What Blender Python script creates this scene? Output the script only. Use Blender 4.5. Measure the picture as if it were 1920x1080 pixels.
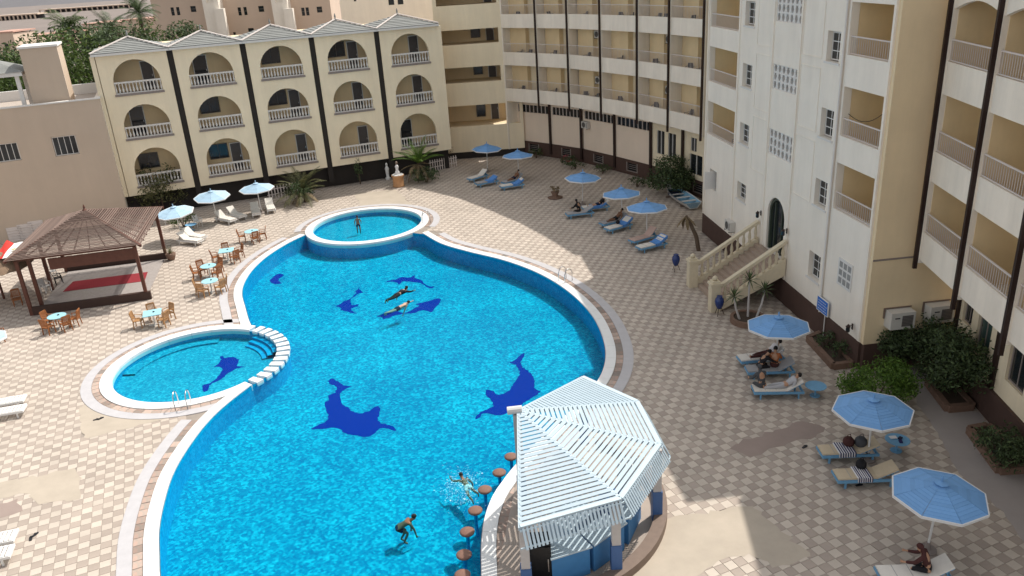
import bpy, bmesh, math, random
import numpy as np
from math import sin, cos, pi, radians, atan2, sqrt
random.seed(7)
RNG = np.random.RandomState(11)
S = bpy.context.scene
for o in list(bpy.data.objects):
    bpy.data.objects.remove(o)
COL = S.collection

# ------------------------------------------------------------------ camera
FPX, PITCH, ROLL, CAMH = 1500.0, radians(22.1), radians(3.7), 17.0
_fw = np.array([0, cos(PITCH), -sin(PITCH)]); _rt = np.array([1.0, 0, 0]); _up = np.cross(_rt, _fw)
_X = cos(ROLL)*_rt - sin(ROLL)*_up
_Y = -(sin(ROLL)*_rt + cos(ROLL)*_up)
def ray(x, y):
    d = _fw*FPX + _X*(x-960) + _Y*(y-540)
    return d/np.linalg.norm(d)
def G(x, y, z=0.0):
    """point at height z seen at photo pixel (x, y)"""
    d = ray(x, y); t = (z-CAMH)/d[2]
    return np.array([0, 0, CAMH]) + d*t
def PX(q):
    v = np.array(q, float)-np.array([0, 0, CAMH]); w = v@_fw
    return 960+FPX*(v@_X)/w, 540+FPX*(v@_Y)/w
from mathutils import Matrix, Vector
cam = bpy.data.cameras.new('camera'); cam.sensor_width = 36; cam.lens = FPX/1920*36
cam.clip_start = 0.1; cam.clip_end = 5000
co = bpy.data.objects.new('camera', cam); COL.objects.link(co)
co.matrix_world = Matrix(((_X[0], -_Y[0], -_fw[0], 0), (_X[1], -_Y[1], -_fw[1], 0), (_X[2], -_Y[2], -_fw[2], CAMH), (0, 0, 0, 1)))
S.camera = co
# ------------------------------------------------------------------ light
SUN_AZ, SUN_EL = radians(41), radians(54)      # direction towards the sun, from +X
sd = Vector((cos(SUN_AZ)*cos(SUN_EL), sin(SUN_AZ)*cos(SUN_EL), sin(SUN_EL)))
w = bpy.data.worlds.new('World'); S.world = w; w.use_nodes = True
nt = w.node_tree; bg = nt.nodes['Background']
sky = nt.nodes.new('ShaderNodeTexSky'); sky.sky_type = 'NISHITA'; sky.sun_disc = False
sky.sun_elevation = SUN_EL; sky.sun_rotation = atan2(sd.x, sd.y); sky.air_density = 1.0; sky.dust_density = 2.5; sky.ozone_density = 1.0
hs = nt.nodes.new('ShaderNodeHueSaturation'); hs.inputs['Saturation'].default_value = 0.12   # hazy desert sky
nt.links.new(sky.outputs[0], hs.inputs['Color']); nt.links.new(hs.outputs[0], bg.inputs[0]); bg.inputs[1].default_value = 0.15
sl = bpy.data.lights.new('sun', 'SUN'); sl.energy = 3.2; sl.angle = radians(0.55); sl.color = (1.0, 0.95, 0.87)
so = bpy.data.objects.new('sun', sl); COL.objects.link(so); so.rotation_euler = sd.to_track_quat('Z', 'Y').to_euler()
so.location = (30, 30, 60)
S.view_settings.view_transform = 'Standard'; S.view_settings.look = 'None'
S.view_settings.exposure = 0.42; S.view_settings.gamma = 1.0; S.view_settings.use_curve_mapping = False
S.render.engine = 'CYCLES'
S.cycles.max_bounces = 8; S.cycles.transparent_max_bounces = 16

# ------------------------------------------------------------------ materials
M = {}
def mat(name, col, rough=0.75, var=0.12, scale=2.5, bump=0.0, bscale=60, streak=0.0, metal=0.0, island=0.0, objvar=0.0, spec=0.3, trans=0.0, col2=None, hue=None):
    m = bpy.data.materials.new(name); m.use_nodes = True; n = m.node_tree.nodes; l = m.node_tree.links
    b = n['Principled BSDF']; b.inputs['Roughness'].default_value = rough; b.inputs['Metallic'].default_value = metal
    b.inputs['Specular IOR Level'].default_value = spec
    tc = n.new('ShaderNodeTexCoord')
    nz = n.new('ShaderNodeTexNoise'); nz.inputs['Scale'].default_value = scale; nz.inputs['Detail'].default_value = 6; nz.inputs['Roughness'].default_value = 0.65
    l.new(tc.outputs['Object'], nz.inputs['Vector'])
    val = nz.outputs['Fac']
    def math_(op, a, bb):
        q = n.new('ShaderNodeMath'); q.operation = op
        for i, x in enumerate((a, bb)):
            if isinstance(x, (int, float)): q.inputs[i].default_value = x
            else: l.new(x, q.inputs[i])
        return q.outputs[0]
    # multiplier = 1 + var*(noise-.5)*2 ...
    mul = math_('MULTIPLY_ADD', val, 2*var) if False else None
    q = n.new('ShaderNodeMath'); q.operation = 'MULTIPLY_ADD'; l.new(val, q.inputs[0]); q.inputs[1].default_value = 2.2*var; q.inputs[2].default_value = 1-1.1*var
    f = q.outputs[0]
    if streak:
        mp = n.new('ShaderNodeMapping'); mp.inputs['Scale'].default_value = (.75, .75, 0.085); l.new(tc.outputs['Object'], mp.inputs['Vector'])
        n2 = n.new('ShaderNodeTexNoise'); n2.inputs['Scale'].default_value = 1.6; n2.inputs['Detail'].default_value = 8; n2.inputs['Roughness'].default_value = 0.7; l.new(mp.outputs[0], n2.inputs['Vector'])
        q = n.new('ShaderNodeMath'); q.operation = 'MULTIPLY_ADD'; l.new(n2.outputs['Fac'], q.inputs[0]); q.inputs[1].default_value = 2*streak; q.inputs[2].default_value = 1-streak
        f = math_('MULTIPLY', f, q.outputs[0])
    if island:
        ge = n.new('ShaderNodeNewGeometry')
        q = n.new('ShaderNodeMath'); q.operation = 'MULTIPLY_ADD'; l.new(ge.outputs['Random Per Island'], q.inputs[0]); q.inputs[1].default_value = 2*island; q.inputs[2].default_value = 1-island
        f = math_('MULTIPLY', f, q.outputs[0])
    if objvar:
        oi = n.new('ShaderNodeObjectInfo')
        q = n.new('ShaderNodeMath'); q.operation = 'MULTIPLY_ADD'; l.new(oi.outputs['Random'], q.inputs[0]); q.inputs[1].default_value = 2*objvar; q.inputs[2].default_value = 1-objvar
        f = math_('MULTIPLY', f, q.outputs[0])
    if col2 is not None:
        mx0 = n.new('ShaderNodeMix'); mx0.data_type = 'RGBA'
        mx0.inputs[6].default_value = (*col, 1); mx0.inputs[7].default_value = (*col2, 1)
        if island:
            l.new(ge.outputs['Random Per Island'], mx0.inputs[0])
        else:
            cr = n.new('ShaderNodeMapRange'); cr.inputs[1].default_value = 0.42; cr.inputs[2].default_value = 0.62; l.new(val, cr.inputs[0]); l.new(cr.outputs[0], mx0.inputs[0])
        base = mx0.outputs[2]
    else:
        rgb = n.new('ShaderNodeRGB'); rgb.outputs[0].default_value = (*col, 1); base = rgb.outputs[0]
    vm = n.new('ShaderNodeVectorMath'); vm.operation = 'SCALE'; l.new(base, vm.inputs[0]); l.new(f, vm.inputs['Scale'])
    l.new(vm.outputs[0], b.inputs['Base Color'])
    if bump:
        n3 = n.new('ShaderNodeTexNoise'); n3.inputs['Scale'].default_value = bscale; n3.inputs['Detail'].default_value = 4; l.new(tc.outputs['Object'], n3.inputs['Vector'])
        bp = n.new('ShaderNodeBump'); bp.inputs['Strength'].default_value = bump; bp.inputs['Distance'].default_value = 0.02; l.new(n3.outputs['Fac'], bp.inputs['Height']); l.new(bp.outputs[0], b.inputs['Normal'])
    if trans:
        tr = n.new('ShaderNodeBsdfTranslucent'); l.new(vm.outputs[0], tr.inputs['Color'])
        ms = n.new('ShaderNodeMixShader'); ms.inputs[0].default_value = trans; l.new(b.outputs[0], ms.inputs[1]); l.new(tr.outputs[0], ms.inputs[2])
        l.new(ms.outputs[0], n['Material Output'].inputs['Surface'])
    M[name] = m
    return m
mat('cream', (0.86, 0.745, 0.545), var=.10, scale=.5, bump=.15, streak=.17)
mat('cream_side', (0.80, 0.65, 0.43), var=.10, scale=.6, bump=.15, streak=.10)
mat('white_stucco', (0.87, 0.805, 0.71), var=.10, scale=.5, bump=.12, streak=.14)
mat('white_band', (0.86, 0.785, 0.675), var=.10, scale=.8, bump=.1, streak=.2)
mat('white_trim', (0.72, 0.70, 0.67), var=.08, scale=3)
mat('ochre', (0.78, 0.61, 0.37), var=.12, scale=.7, bump=.1, streak=.10)
mat('pink_wall', (0.545, 0.44, 0.345), var=.08, scale=.4, bump=.1, streak=.08)
mat('ground_beige', (0.82, 0.69, 0.56), var=.08, scale=.4, bump=.1, streak=.08)
mat('stair_tread', (0.40, 0.31, 0.245), var=.2, scale=3, bump=.1)
mat('gazebo_mat', (0.34, 0.305, 0.285), var=.3, scale=9, bump=.1)
mat('plinth', (0.085, 0.050, 0.040), var=.25, scale=1.5, bump=.2, streak=.12)
mat('brown_metal', (0.030, 0.016, 0.013), rough=.5, var=.2, scale=4)
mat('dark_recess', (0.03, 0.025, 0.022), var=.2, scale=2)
mat('glass_dark', (0.018, 0.022, 0.026), rough=.12, var=.3, scale=2, spec=.6)
mat('glass_teal', (0.05, 0.085, 0.08), rough=.12, var=.3, scale=2, spec=.6)
mat('curtain', (0.30, 0.30, 0.29), var=.2, scale=6)
mat('door_dark', (0.10, 0.088, 0.085), rough=.4, var=.25, scale=3)
mat('door_green', (0.05, 0.065, 0.05), rough=.4, var=.25, scale=3)
mat('rail_grey', (0.68, 0.61, 0.57), rough=.5, var=.1, scale=5)
mat('baluster_white', (0.68, 0.65, 0.61), var=.12, scale=8)
mat('baluster_cream', (0.66, 0.575, 0.42), var=.12, scale=5, bump=.1)
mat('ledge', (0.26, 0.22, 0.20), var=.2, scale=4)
mat('roof_grey', (0.225, 0.23, 0.22), var=.25, scale=1.2, bump=.3, bscale=15, island=.12)
mat('roof_flat', (0.40, 0.34, 0.29), var=.2, scale=.8, bump=.2)
mat('tile_light', (0.50, 0.435, 0.37), rough=.62, var=.20, scale=.4, bump=.08, island=.07, objvar=.04)
mat('tile_dark', (0.36, 0.30, 0.255), rough=.62, var=.20, scale=.4, bump=.08, island=.08, objvar=.05)
mat('grout', (0.29, 0.25, 0.215), var=.25, scale=1.2)
mat('concrete_patch', (0.43, 0.37, 0.30), var=.2, scale=.9, bump=.1, bscale=30, streak=.0)
mat('brown_patch', (0.30, 0.235, 0.205), var=.14, scale=1.2, bump=.1)
mat('grey_path', (0.36, 0.32, 0.30), var=.12, scale=1.0, bump=.1)
mat('desert', (0.20, 0.165, 0.145), var=.3, scale=.05)
mat('coping', (0.74, 0.74, 0.73), rough=.5, var=.10, scale=1.6, bump=.05)
mat('drain', (0.36, 0.30, 0.255), var=.25, scale=5, bump=.2, objvar=.3, col2=(.40, .275, .225))
mat('drain_base', (0.24, 0.205, 0.18), var=.3, scale=4)
mat('strip_grey', (0.47, 0.455, 0.465), var=.14, scale=2.2, bump=.15, bscale=40)
mat('umbrella_blue', (0.17, 0.36, 0.66), rough=.6, var=.10, scale=3, island=.06, objvar=.06)
mat('umbrella_sunlit', (0.40, 0.565, 0.70), rough=.6, var=.12, scale=3, island=.06, objvar=.06)  # same blue slats, with the paling by full sun put into the colour
mat('umbrella_rim', (0.72, 0.72, 0.72), var=.1, scale=4)
mat('pole_white', (0.70, 0.69, 0.67), rough=.45, var=.08, scale=5)
mat('blue_wood', (0.16, 0.36, 0.56), rough=.55, var=.2, scale=6)
mat('white_wood', (0.72, 0.71, 0.69), rough=.55, var=.12, scale=6)
mat('cushion', (0.70, 0.66, 0.60), rough=.9, var=.12, scale=5)
mat('cushion_grey', (0.36, 0.35, 0.35), rough=.9, var=.15, scale=5)
mat('cushion_tan', (0.58, 0.475, 0.335), rough=.9, var=.12, scale=5)
mat('cushion_pink', (0.62, 0.44, 0.37), rough=.9, var=.12, scale=5)
mat('towel_blue', (0.10, 0.26, 0.60), rough=.95, var=.15, scale=5)
mat('towel_dark', (0.03, 0.03, 0.11), rough=.95, var=.2, scale=5)
mat('towel_white', (0.72, 0.70, 0.70), rough=.95, var=.1, scale=5)
mat('chair_wood', (0.30, 0.115, 0.042), rough=.5, var=.25, scale=7)
mat('chair_wood_pale', (0.40, 0.22, 0.10), rough=.5, var=.25, scale=7)
mat('table_blue', (0.33, 0.60, 0.68), rough=.4, var=.15, scale=5)
mat('gazebo_wood', (0.125, 0.050, 0.034), rough=.6, var=.25, scale=4)
mat('reed', (0.165, 0.115, 0.095), rough=.8, var=.25, scale=6, island=.25)
mat('gazebo_panel', (0.06, 0.035, 0.028), rough=.7, var=.2, scale=3)
mat('carpet_red', (0.27, 0.03, 0.04), rough=.95, var=.15, scale=4)
mat('thatch', (0.22, 0.15, 0.10), rough=.9, var=.3, scale=5, island=.25)
mat('flag_red', (0.60, 0.04, 0.03), rough=.8, var=.1)
mat('flag_white', (0.75, 0.74, 0.72), rough=.8, var=.05)
mat('flag_black', (0.02, 0.02, 0.02), rough=.8, var=.05)
mat('gold', (0.55, 0.38, 0.08), rough=.6, var=.1)
mat('terracotta', (0.50, 0.27, 0.13), rough=.8, var=.2, scale=4)
mat('pot_blue', (0.018, 0.040, 0.16), rough=.25, var=.2, spec=.5)
mat('planter_brown', (0.20, 0.125, 0.09), var=.25, scale=4, bump=.2)
mat('soil', (0.06, 0.042, 0.03), var=.3, scale=5)
mat('chrome', (0.62, 0.63, 0.64), rough=.2, metal=1.0, var=.02)
mat('ac_white', (0.62, 0.60, 0.56), rough=.5, var=.08)
mat('ac_grille', (0.10, 0.095, 0.09), rough=.6, var=.2)
mat('plastic_dark', (0.025, 0.025, 0.03), rough=.45, var=.2)
mat('plastic_white', (0.66, 0.65, 0.63), rough=.45, var=.08)
mat('sign_blue', (0.03, 0.17, 0.60), rough=.4, var=.1)
mat('hut_slat', (0.38, 0.47, 0.535), rough=.55, var=.12, scale=4, island=.06)
mat('hut_trim', (0.47, 0.57, 0.63), rough=.55, var=.08, scale=4)
mat('hut_post', (0.52, 0.49, 0.47), rough=.6, var=.1, scale=4)
mat('hut_blue', (0.06, 0.13, 0.30), rough=.5, var=.15, scale=4)
mat('bar_blue', (0.07, 0.24, 0.50), rough=.45, var=.15, scale=3)
mat('bar_brown', (0.20, 0.145, 0.115), rough=.6, var=.2, scale=4)
mat('stool', (0.21, 0.115, 0.085), rough=.7, var=.3, scale=7)
mat('fridge_black', (0.012, 0.013, 0.015), rough=.25, var=.1)
mat('skin_mid', (0.46, 0.26, 0.165), rough=.55, var=.06)
mat('skin_dark', (0.23, 0.115, 0.065), rough=.5, var=.06)
mat('skin_light', (0.58, 0.37, 0.26), rough=.55, var=.06)
mat('hair_black', (0.012, 0.010, 0.010), rough=.6, var=.2)
mat('cloth_black', (0.018, 0.017, 0.02), rough=.9, var=.2)
mat('cloth_brown', (0.075, 0.028, 0.026), rough=.9, var=.2)
mat('cloth_grey', (0.075, 0.078, 0.085), rough=.9, var=.2)
mat('cloth_pale', (0.44, 0.44, 0.46), rough=.9, var=.15)
mat('cloth_navy', (0.015, 0.02, 0.05), rough=.9, var=.2)
mat('cloth_orange', (0.42, 0.14, 0.05), rough=.9, var=.2)
mat('cloth_white', (0.70, 0.66, 0.66), rough=.9, var=.1)
mat('boat_white', (0.62, 0.62, 0.61), rough=.5, var=.15, scale=3)
mat('boat_blue', (0.20, 0.40, 0.56), rough=.5, var=.2, scale=3)
mat('leaf_dark', (0.055, 0.082, 0.036), rough=.55, var=.2, island=.4, trans=.2, col2=(.075, .11, .042))
mat('leaf_mid', (0.055, 0.10, 0.022), rough=.55, var=.2, island=.4, trans=.25, col2=(.085, .125, .03))
mat('leaf_bright', (0.075, 0.155, 0.022), rough=.55, var=.2, island=.35, trans=.3, col2=(.12, .20, .035))
mat('leaf_olive', (0.085, 0.095, 0.035), rough=.6, var=.2, island=.4, trans=.2, col2=(.13, .125, .055))
mat('leaf_dry', (0.20, 0.15, 0.085), rough=.8, var=.2, island=.3)
mat('bark', (0.12, 0.085, 0.06), rough=.9, var=.3, scale=6, bump=.4, bscale=25)
mat('flower_pink', (0.45, 0.06, 0.08), rough=.7, var=.2)
mat('far_roof_pink', (0.50, 0.30, 0.235), var=.12, scale=.3)
mat('far_wall', (0.60, 0.47, 0.37), var=.10, scale=.3)
mat('far_dark', (0.13, 0.125, 0.13), var=.2, scale=.2)
mat('mosaic_dolphin', (0.001, 0.026, 0.25), rough=.7, var=.25, scale=9, spec=.03)
mat('foam', (0.85, 0.88, 0.90), rough=.6, var=.05)

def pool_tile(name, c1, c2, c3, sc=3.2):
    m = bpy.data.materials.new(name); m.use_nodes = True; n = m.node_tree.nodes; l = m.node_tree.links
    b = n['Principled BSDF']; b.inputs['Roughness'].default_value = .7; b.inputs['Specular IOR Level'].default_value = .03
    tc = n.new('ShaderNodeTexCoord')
    # mosaic blues mottled to put rippling underwater light into the tile colour
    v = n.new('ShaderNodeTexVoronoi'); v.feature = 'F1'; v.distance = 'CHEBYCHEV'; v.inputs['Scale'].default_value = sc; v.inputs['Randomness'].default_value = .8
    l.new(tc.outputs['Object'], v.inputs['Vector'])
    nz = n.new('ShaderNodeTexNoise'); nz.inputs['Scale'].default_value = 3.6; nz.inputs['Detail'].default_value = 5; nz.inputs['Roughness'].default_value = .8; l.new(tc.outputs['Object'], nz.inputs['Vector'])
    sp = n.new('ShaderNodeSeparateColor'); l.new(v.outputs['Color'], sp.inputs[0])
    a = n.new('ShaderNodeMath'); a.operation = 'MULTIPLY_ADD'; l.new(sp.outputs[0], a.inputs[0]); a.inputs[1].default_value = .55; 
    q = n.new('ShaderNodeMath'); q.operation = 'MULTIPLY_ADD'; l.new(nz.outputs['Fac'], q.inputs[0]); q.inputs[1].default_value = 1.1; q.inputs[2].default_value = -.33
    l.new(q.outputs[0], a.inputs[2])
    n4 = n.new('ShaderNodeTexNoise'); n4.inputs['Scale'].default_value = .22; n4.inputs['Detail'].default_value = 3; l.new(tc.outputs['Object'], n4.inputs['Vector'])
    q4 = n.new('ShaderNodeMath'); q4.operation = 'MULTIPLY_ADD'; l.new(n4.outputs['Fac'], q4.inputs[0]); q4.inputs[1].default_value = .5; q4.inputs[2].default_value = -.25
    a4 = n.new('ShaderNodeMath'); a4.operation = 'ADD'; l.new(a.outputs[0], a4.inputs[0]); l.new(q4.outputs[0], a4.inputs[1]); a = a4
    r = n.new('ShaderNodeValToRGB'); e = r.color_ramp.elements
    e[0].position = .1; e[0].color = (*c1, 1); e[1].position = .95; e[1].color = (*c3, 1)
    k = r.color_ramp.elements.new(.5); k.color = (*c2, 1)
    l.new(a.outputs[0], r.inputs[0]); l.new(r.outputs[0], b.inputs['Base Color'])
    M[name] = m
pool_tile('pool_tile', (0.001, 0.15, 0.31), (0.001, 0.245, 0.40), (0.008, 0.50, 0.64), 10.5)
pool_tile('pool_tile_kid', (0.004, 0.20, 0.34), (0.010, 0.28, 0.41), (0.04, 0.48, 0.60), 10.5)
pool_tile('pool_wall', (0.001, 0.24, 0.48), (0.002, 0.33, 0.57), (0.01, 0.42, 0.66), 10.5)  # lighter than the floor: scattered underwater light is put into the wall colour

def water_mat():
    m = bpy.data.materials.new('water'); m.use_nodes = True; n = m.node_tree.nodes; l = m.node_tree.links
    for x in list(n):
        if x.type == 'BSDF_PRINCIPLED': n.remove(x)
    out = n['Material Output']
    tr = n.new('ShaderNodeBsdfTransparent'); tr.inputs[0].default_value = (0.60, 0.95, 0.99, 1)
    gl = n.new('ShaderNodeBsdfGlossy'); gl.inputs['Roughness'].default_value = .04
    fr = n.new('ShaderNodeFresnel'); fr.inputs[0].default_value = 1.09
    ms = n.new('ShaderNodeMixShader'); l.new(fr.outputs[0], ms.inputs[0]); l.new(tr.outputs[0], ms.inputs[1]); l.new(gl.outputs[0], ms.inputs[2]); l.new(ms.outputs[0], out.inputs['Surface'])
    tc = n.new('ShaderNodeTexCoord'); nz = n.new('ShaderNodeTexNoise'); nz.inputs['Scale'].default_value = 3.2; nz.inputs['Detail'].default_value = 5; nz.inputs['Roughness'].default_value = .6; nz.inputs['Distortion'].default_value = .6
    l.new(tc.outputs['Object'], nz.inputs['Vector'])
    bp = n.new('ShaderNodeBump'); bp.inputs['Strength'].default_value = .35; bp.inputs['Distance'].default_value = .04; l.new(nz.outputs['Fac'], bp.inputs['Height'])
    l.new(bp.outputs[0], gl.inputs['Normal']); l.new(bp.outputs[0], fr.inputs['Normal'])
    M['water'] = m
water_mat()

# ------------------------------------------------------------------ mesh helpers
class MB:
    def __init__(s): s.v = []; s.f = []; s.m = []
    def add(s, v, f, mi=0):
        o = len(s.v); s.v += [tuple(map(float, p)) for p in v]; s.f += [tuple(i+o for i in q) for q in f]; s.m += [mi]*len(f)
    def box(s, x0, x1, y0, y1, z0, z1, mi=0):
        s.add([(x0,y0,z0),(x1,y0,z0),(x1,y1,z0),(x0,y1,z0),(x0,y0,z1),(x1,y0,z1),(x1,y1,z1),(x0,y1,z1)],
              [(0,3,2,1),(4,5,6,7),(0,1,5,4),(1,2,6,5),(2,3,7,6),(3,0,4,7)], mi)
    def obox(s, c, sz, rz=0, mi=0):
        a, b = cos(rz), sin(rz); v = []
        for dz in (-.5, .5):
            for dx, dy in ((-.5,-.5),(.5,-.5),(.5,.5),(-.5,.5)):
                x, y = dx*sz[0], dy*sz[1]; v.append((c[0]+x*a-y*b, c[1]+x*b+y*a, c[2]+dz*sz[2]))
        s.add(v, [(0,3,2,1),(4,5,6,7),(0,1,5,4),(1,2,6,5),(2,3,7,6),(3,0,4,7)], mi)
    def bar(s, p0, p1, w, h, mi=0, up=(0,0,1)):
        p0 = Vector(p0); p1 = Vector(p1); d = (p1-p0).normalized(); u = Vector(up)
        r = d.cross(u)
        if r.length < 1e-4: r = d.cross(Vector((1,0,0)))
        r.normalize(); u = r.cross(d)
        v = []
        for p in (p0, p1):
            for a, b in ((-.5,-.5),(.5,-.5),(.5,.5),(-.5,.5)): v.append(p+r*a*w+u*b*h)
        s.add(v, [(0,3,2,1),(4,5,6,7),(0,1,5,4),(1,2,6,5),(2,3,7,6),(3,0,4,7)], mi)
    def tube(s, pts, rad, n=8, mi=0, caps=True):
        pts = [Vector(p) for p in pts]
        if isinstance(rad, (int, float)): rad = [rad]*len(pts)
        v = []; f = []; k = len(pts)
        for i, p in enumerate(pts):
            d = (pts[min(i+1,k-1)]-pts[max(i-1,0)]).normalized()
            r = d.cross(Vector((0,0,1)))
            if r.length < 1e-3: r = Vector((1,0,0))
            r.normalize(); u = r.cross(d)
            for j in range(n):
                a = 2*pi*j/n; v.append(p+(r*cos(a)+u*sin(a))*rad[i])
        for i in range(k-1):
            for j in range(n):
                a = i*n+j; b = i*n+(j+1) % n; f.append((a, b, b+n, a+n))
        if caps: f.append(tuple(range(n))[::-1]); f.append(tuple((k-1)*n+j for j in range(n)))
        s.add(v, f, mi)
    def lathe(s, prof, n=12, c=(0,0,0), mi=0, a0=0.0):
        v = []; f = []; k = len(prof)
        for r, z in prof:
            for j in range(n):
                a = 2*pi*j/n+a0; v.append((c[0]+r*cos(a), c[1]+r*sin(a), c[2]+z))
        for i in range(k-1):
            for j in range(n):
                a = i*n+j; b = i*n+(j+1) % n; f.append((a, b, b+n, a+n))
        f.append(tuple(range(n))[::-1]); f.append(tuple((k-1)*n+j for j in range(n)))
        s.add(v, f, mi)
    def prism(s, poly, z0, z1, mi=0):
        n = len(poly); v = [(p[0],p[1],z0) for p in poly]+[(p[0],p[1],z1) for p in poly]
        f = [tuple(range(n))[::-1], tuple(range(n, 2*n))]+[(i,(i+1)%n,n+(i+1)%n,n+i) for i in range(n)]
        s.add(v, f, mi)
    def wall(s, x0, x1, z0, z1, holes=(), y=0.0, t=0.25, mi=0):
        xs = sorted({x0, x1, *[h[0] for h in holes], *[h[1] for h in holes]}); xs = [x for x in xs if x0 <= x <= x1]
        zs = sorted({z0, z1, *[h[2] for h in holes], *[h[3] for h in holes]}); zs = [z for z in zs if z0 <= z <= z1]
        nx, nz = len(xs)-1, len(zs)-1
        def solid(i, j):
            if i < 0 or j < 0 or i >= nx or j >= nz: return False
            cx, cz = (xs[i]+xs[i+1])/2, (zs[j]+zs[j+1])/2
            return not any(h[0] < cx < h[1] and h[2] < cz < h[3] for h in holes)
        for i in range(nx):
            for j in range(nz):
                if not solid(i, j): continue
                a, b, c, d = xs[i], xs[i+1], zs[j], zs[j+1]
                s.add([(a,y,c),(b,y,c),(b,y,d),(a,y,d)], [(0,1,2,3)], mi)
                s.add([(a,y+t,c),(b,y+t,c),(b,y+t,d),(a,y+t,d)], [(3,2,1,0)], mi)
                if not solid(i-1, j): s.add([(a,y,c),(a,y+t,c),(a,y+t,d),(a,y,d)], [(3,2,1,0)], mi)
                if not solid(i+1, j): s.add([(b,y,c),(b,y+t,c),(b,y+t,d),(b,y,d)], [(0,1,2,3)], mi)
                if not solid(i, j-1): s.add([(a,y,c),(b,y,c),(b,y+t,c),(a,y+t,c)], [(3,2,1,0)], mi)
                if not solid(i, j+1): s.add([(a,y,d),(b,y,d),(b,y+t,d),(a,y+t,d)], [(0,1,2,3)], mi)
    def arch_wall(s, x0, x1, z0, z1, cx, hw, arches, y=0.0, t=0.3, mi=0, n=14, ry=None):
        """stacked arched openings; arches = [(sill, spring), ...] bottom to top"""
        ry = ry or hw
        def q(p, flip=False): s.add(p, [(3,2,1,0) if flip else (0,1,2,3)], mi)
        for a, b in ((x0, cx-hw), (cx+hw, x1)):
            q([(a,y,z0),(b,y,z0),(b,y,z1),(a,y,z1)]); q([(a,y+t,z0),(b,y+t,z0),(b,y+t,z1),(a,y+t,z1)], True)
        q([(x0,y,z0),(x0,y+t,z0),(x0,y+t,z1),(x0,y,z1)], True); q([(x1,y,z0),(x1,y+t,z0),(x1,y+t,z1),(x1,y,z1)])
        q([(x0,y,z1),(x1,y,z1),(x1,y+t,z1),(x0,y+t,z1)])
        q([(x0,y,z0),(x1,y,z0),(x1,y+t,z0),(x0,y+t,z0)], True)
        ang = [pi-pi*i/n for i in range(n+1)]
        ex = [cx+hw*cos(a) for a in ang]; ez = [ry*sin(a) for a in ang]
        for i in range(n):
            a, b = ex[i], ex[i+1]
            lo = [(z0, z0)]+[(sp+ez[i], sp+ez[i+1]) for _, sp in arches]
            hi = [(sl_, sl_) for sl_, _ in arches]+[(z1, z1)]
            for (l0, l1), (h0, h1) in zip(lo, hi):
                q([(a,y,l0),(b,y,l1),(b,y,h1),(a,y,h0)]); q([(a,y+t,l0),(b,y+t,l1),(b,y+t,h1),(a,y+t,h0)], True)
            for sl_, sp in arches:
                q([(a,y,sp+ez[i]),(b,y,sp+ez[i+1]),(b,y+t,sp+ez[i+1]),(a,y+t,sp+ez[i])], True)
        for sl_, sp in arches:
            q([(cx-hw,y,sl_),(cx+hw,y,sl_),(cx+hw,y+t,sl_),(cx-hw,y+t,sl_)])
            q([(cx-hw,y,sl_),(cx-hw,y+t,sl_),(cx-hw,y+t,sp),(cx-hw,y,sp)]); q([(cx+hw,y,sl_),(cx+hw,y+t,sl_),(cx+hw,y+t,sp),(cx+hw,y,sp)], True)
    def mesh(s, name, mats, smooth=False):
        me = bpy.data.meshes.new(name); me.from_pydata(s.v, [], s.f); 
        for k in (mats if isinstance(mats, (list, tuple)) else [mats]): me.materials.append(M[k] if isinstance(k, str) else k)
        if any(s.m): me.polygons.foreach_set('material_index', s.m)
        if smooth: me.polygons.foreach_set('use_smooth', [True]*len(me.polygons))
        me.update(); return me
    def build(s, name, mats, parent=None, smooth=False, loc=None, rz=None):
        return obj(name, s.mesh(name, mats, smooth), parent, loc, rz)
def obj(name, me, parent=None, loc=None, rz=None):
    o = bpy.data.objects.new(name, me); COL.objects.link(o)
    if parent: o.parent = parent
    if loc is not None: o.location = tuple(map(float, loc))
    if rz is not None: o.rotation_euler = (0, 0, rz)
    return o
def tag(o, label=None, cat=None, group=None, kind=None):
    if label: o['label'] = label
    if cat: o['category'] = cat
    if group: o['group'] = group
    if kind: o['kind'] = kind
    return o
def thing(name, label, cat, loc=(0,0,0), rz=0.0, group=None):
    o = bpy.data.objects.new(name, None); o.empty_display_size = .3; COL.objects.link(o)
    o.location = tuple(map(float, (loc[0], loc[1], loc[2] if len(loc) > 2 else 0))); o.rotation_euler = (0, 0, rz)
    return tag(o, label, cat, group)
def copy_tree(o, parent=None, kids=None):
    c = o.copy(); COL.objects.link(c); c.parent = parent
    for ch in (kids if kids is not None else list(o.children)): copy_tree(ch, c)
    return c
def child_map(): pass
# ------------------------------------------------------------------ pool plan
K1C, K1R = np.array([-10.18, 55.88]), 3.93
K2C, K2R = np.array([-15.41, 34.83]), 3.80
RING = 0.50
def smooth_path(P, step=0.3):
    P = [np.array(p, float) for p in P]; out = []
    for i in range(len(P)-1):
        p0 = P[i-1] if i > 0 else 2*P[0]-P[1]; p1, p2 = P[i], P[i+1]; p3 = P[i+2] if i+2 < len(P) else 2*P[-1]-P[-2]
        n = max(2, int(np.linalg.norm(p2-p1)/step))
        for k in range(n):
            t = k/n
            out.append(.5*((2*p1)+(-p0+p2)*t+(2*p0-5*p1+4*p2-p3)*t*t+(-p0+3*p1-3*p2+p3)*t**3))
    out.append(P[-1]); return np.array(out)
def arc(c, r, a0, a1, n):
    t = np.radians(np.linspace(a0, a1, n)); return np.c_[c[0]+r*np.cos(t), c[1]+r*np.sin(t)]
def offset(P, d):
    """shift an open path to its left by d"""
    T = np.gradient(P, axis=0); T /= np.linalg.norm(T, axis=1)[:, None]
    return P+np.c_[-T[:, 1], T[:, 0]]*d
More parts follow.
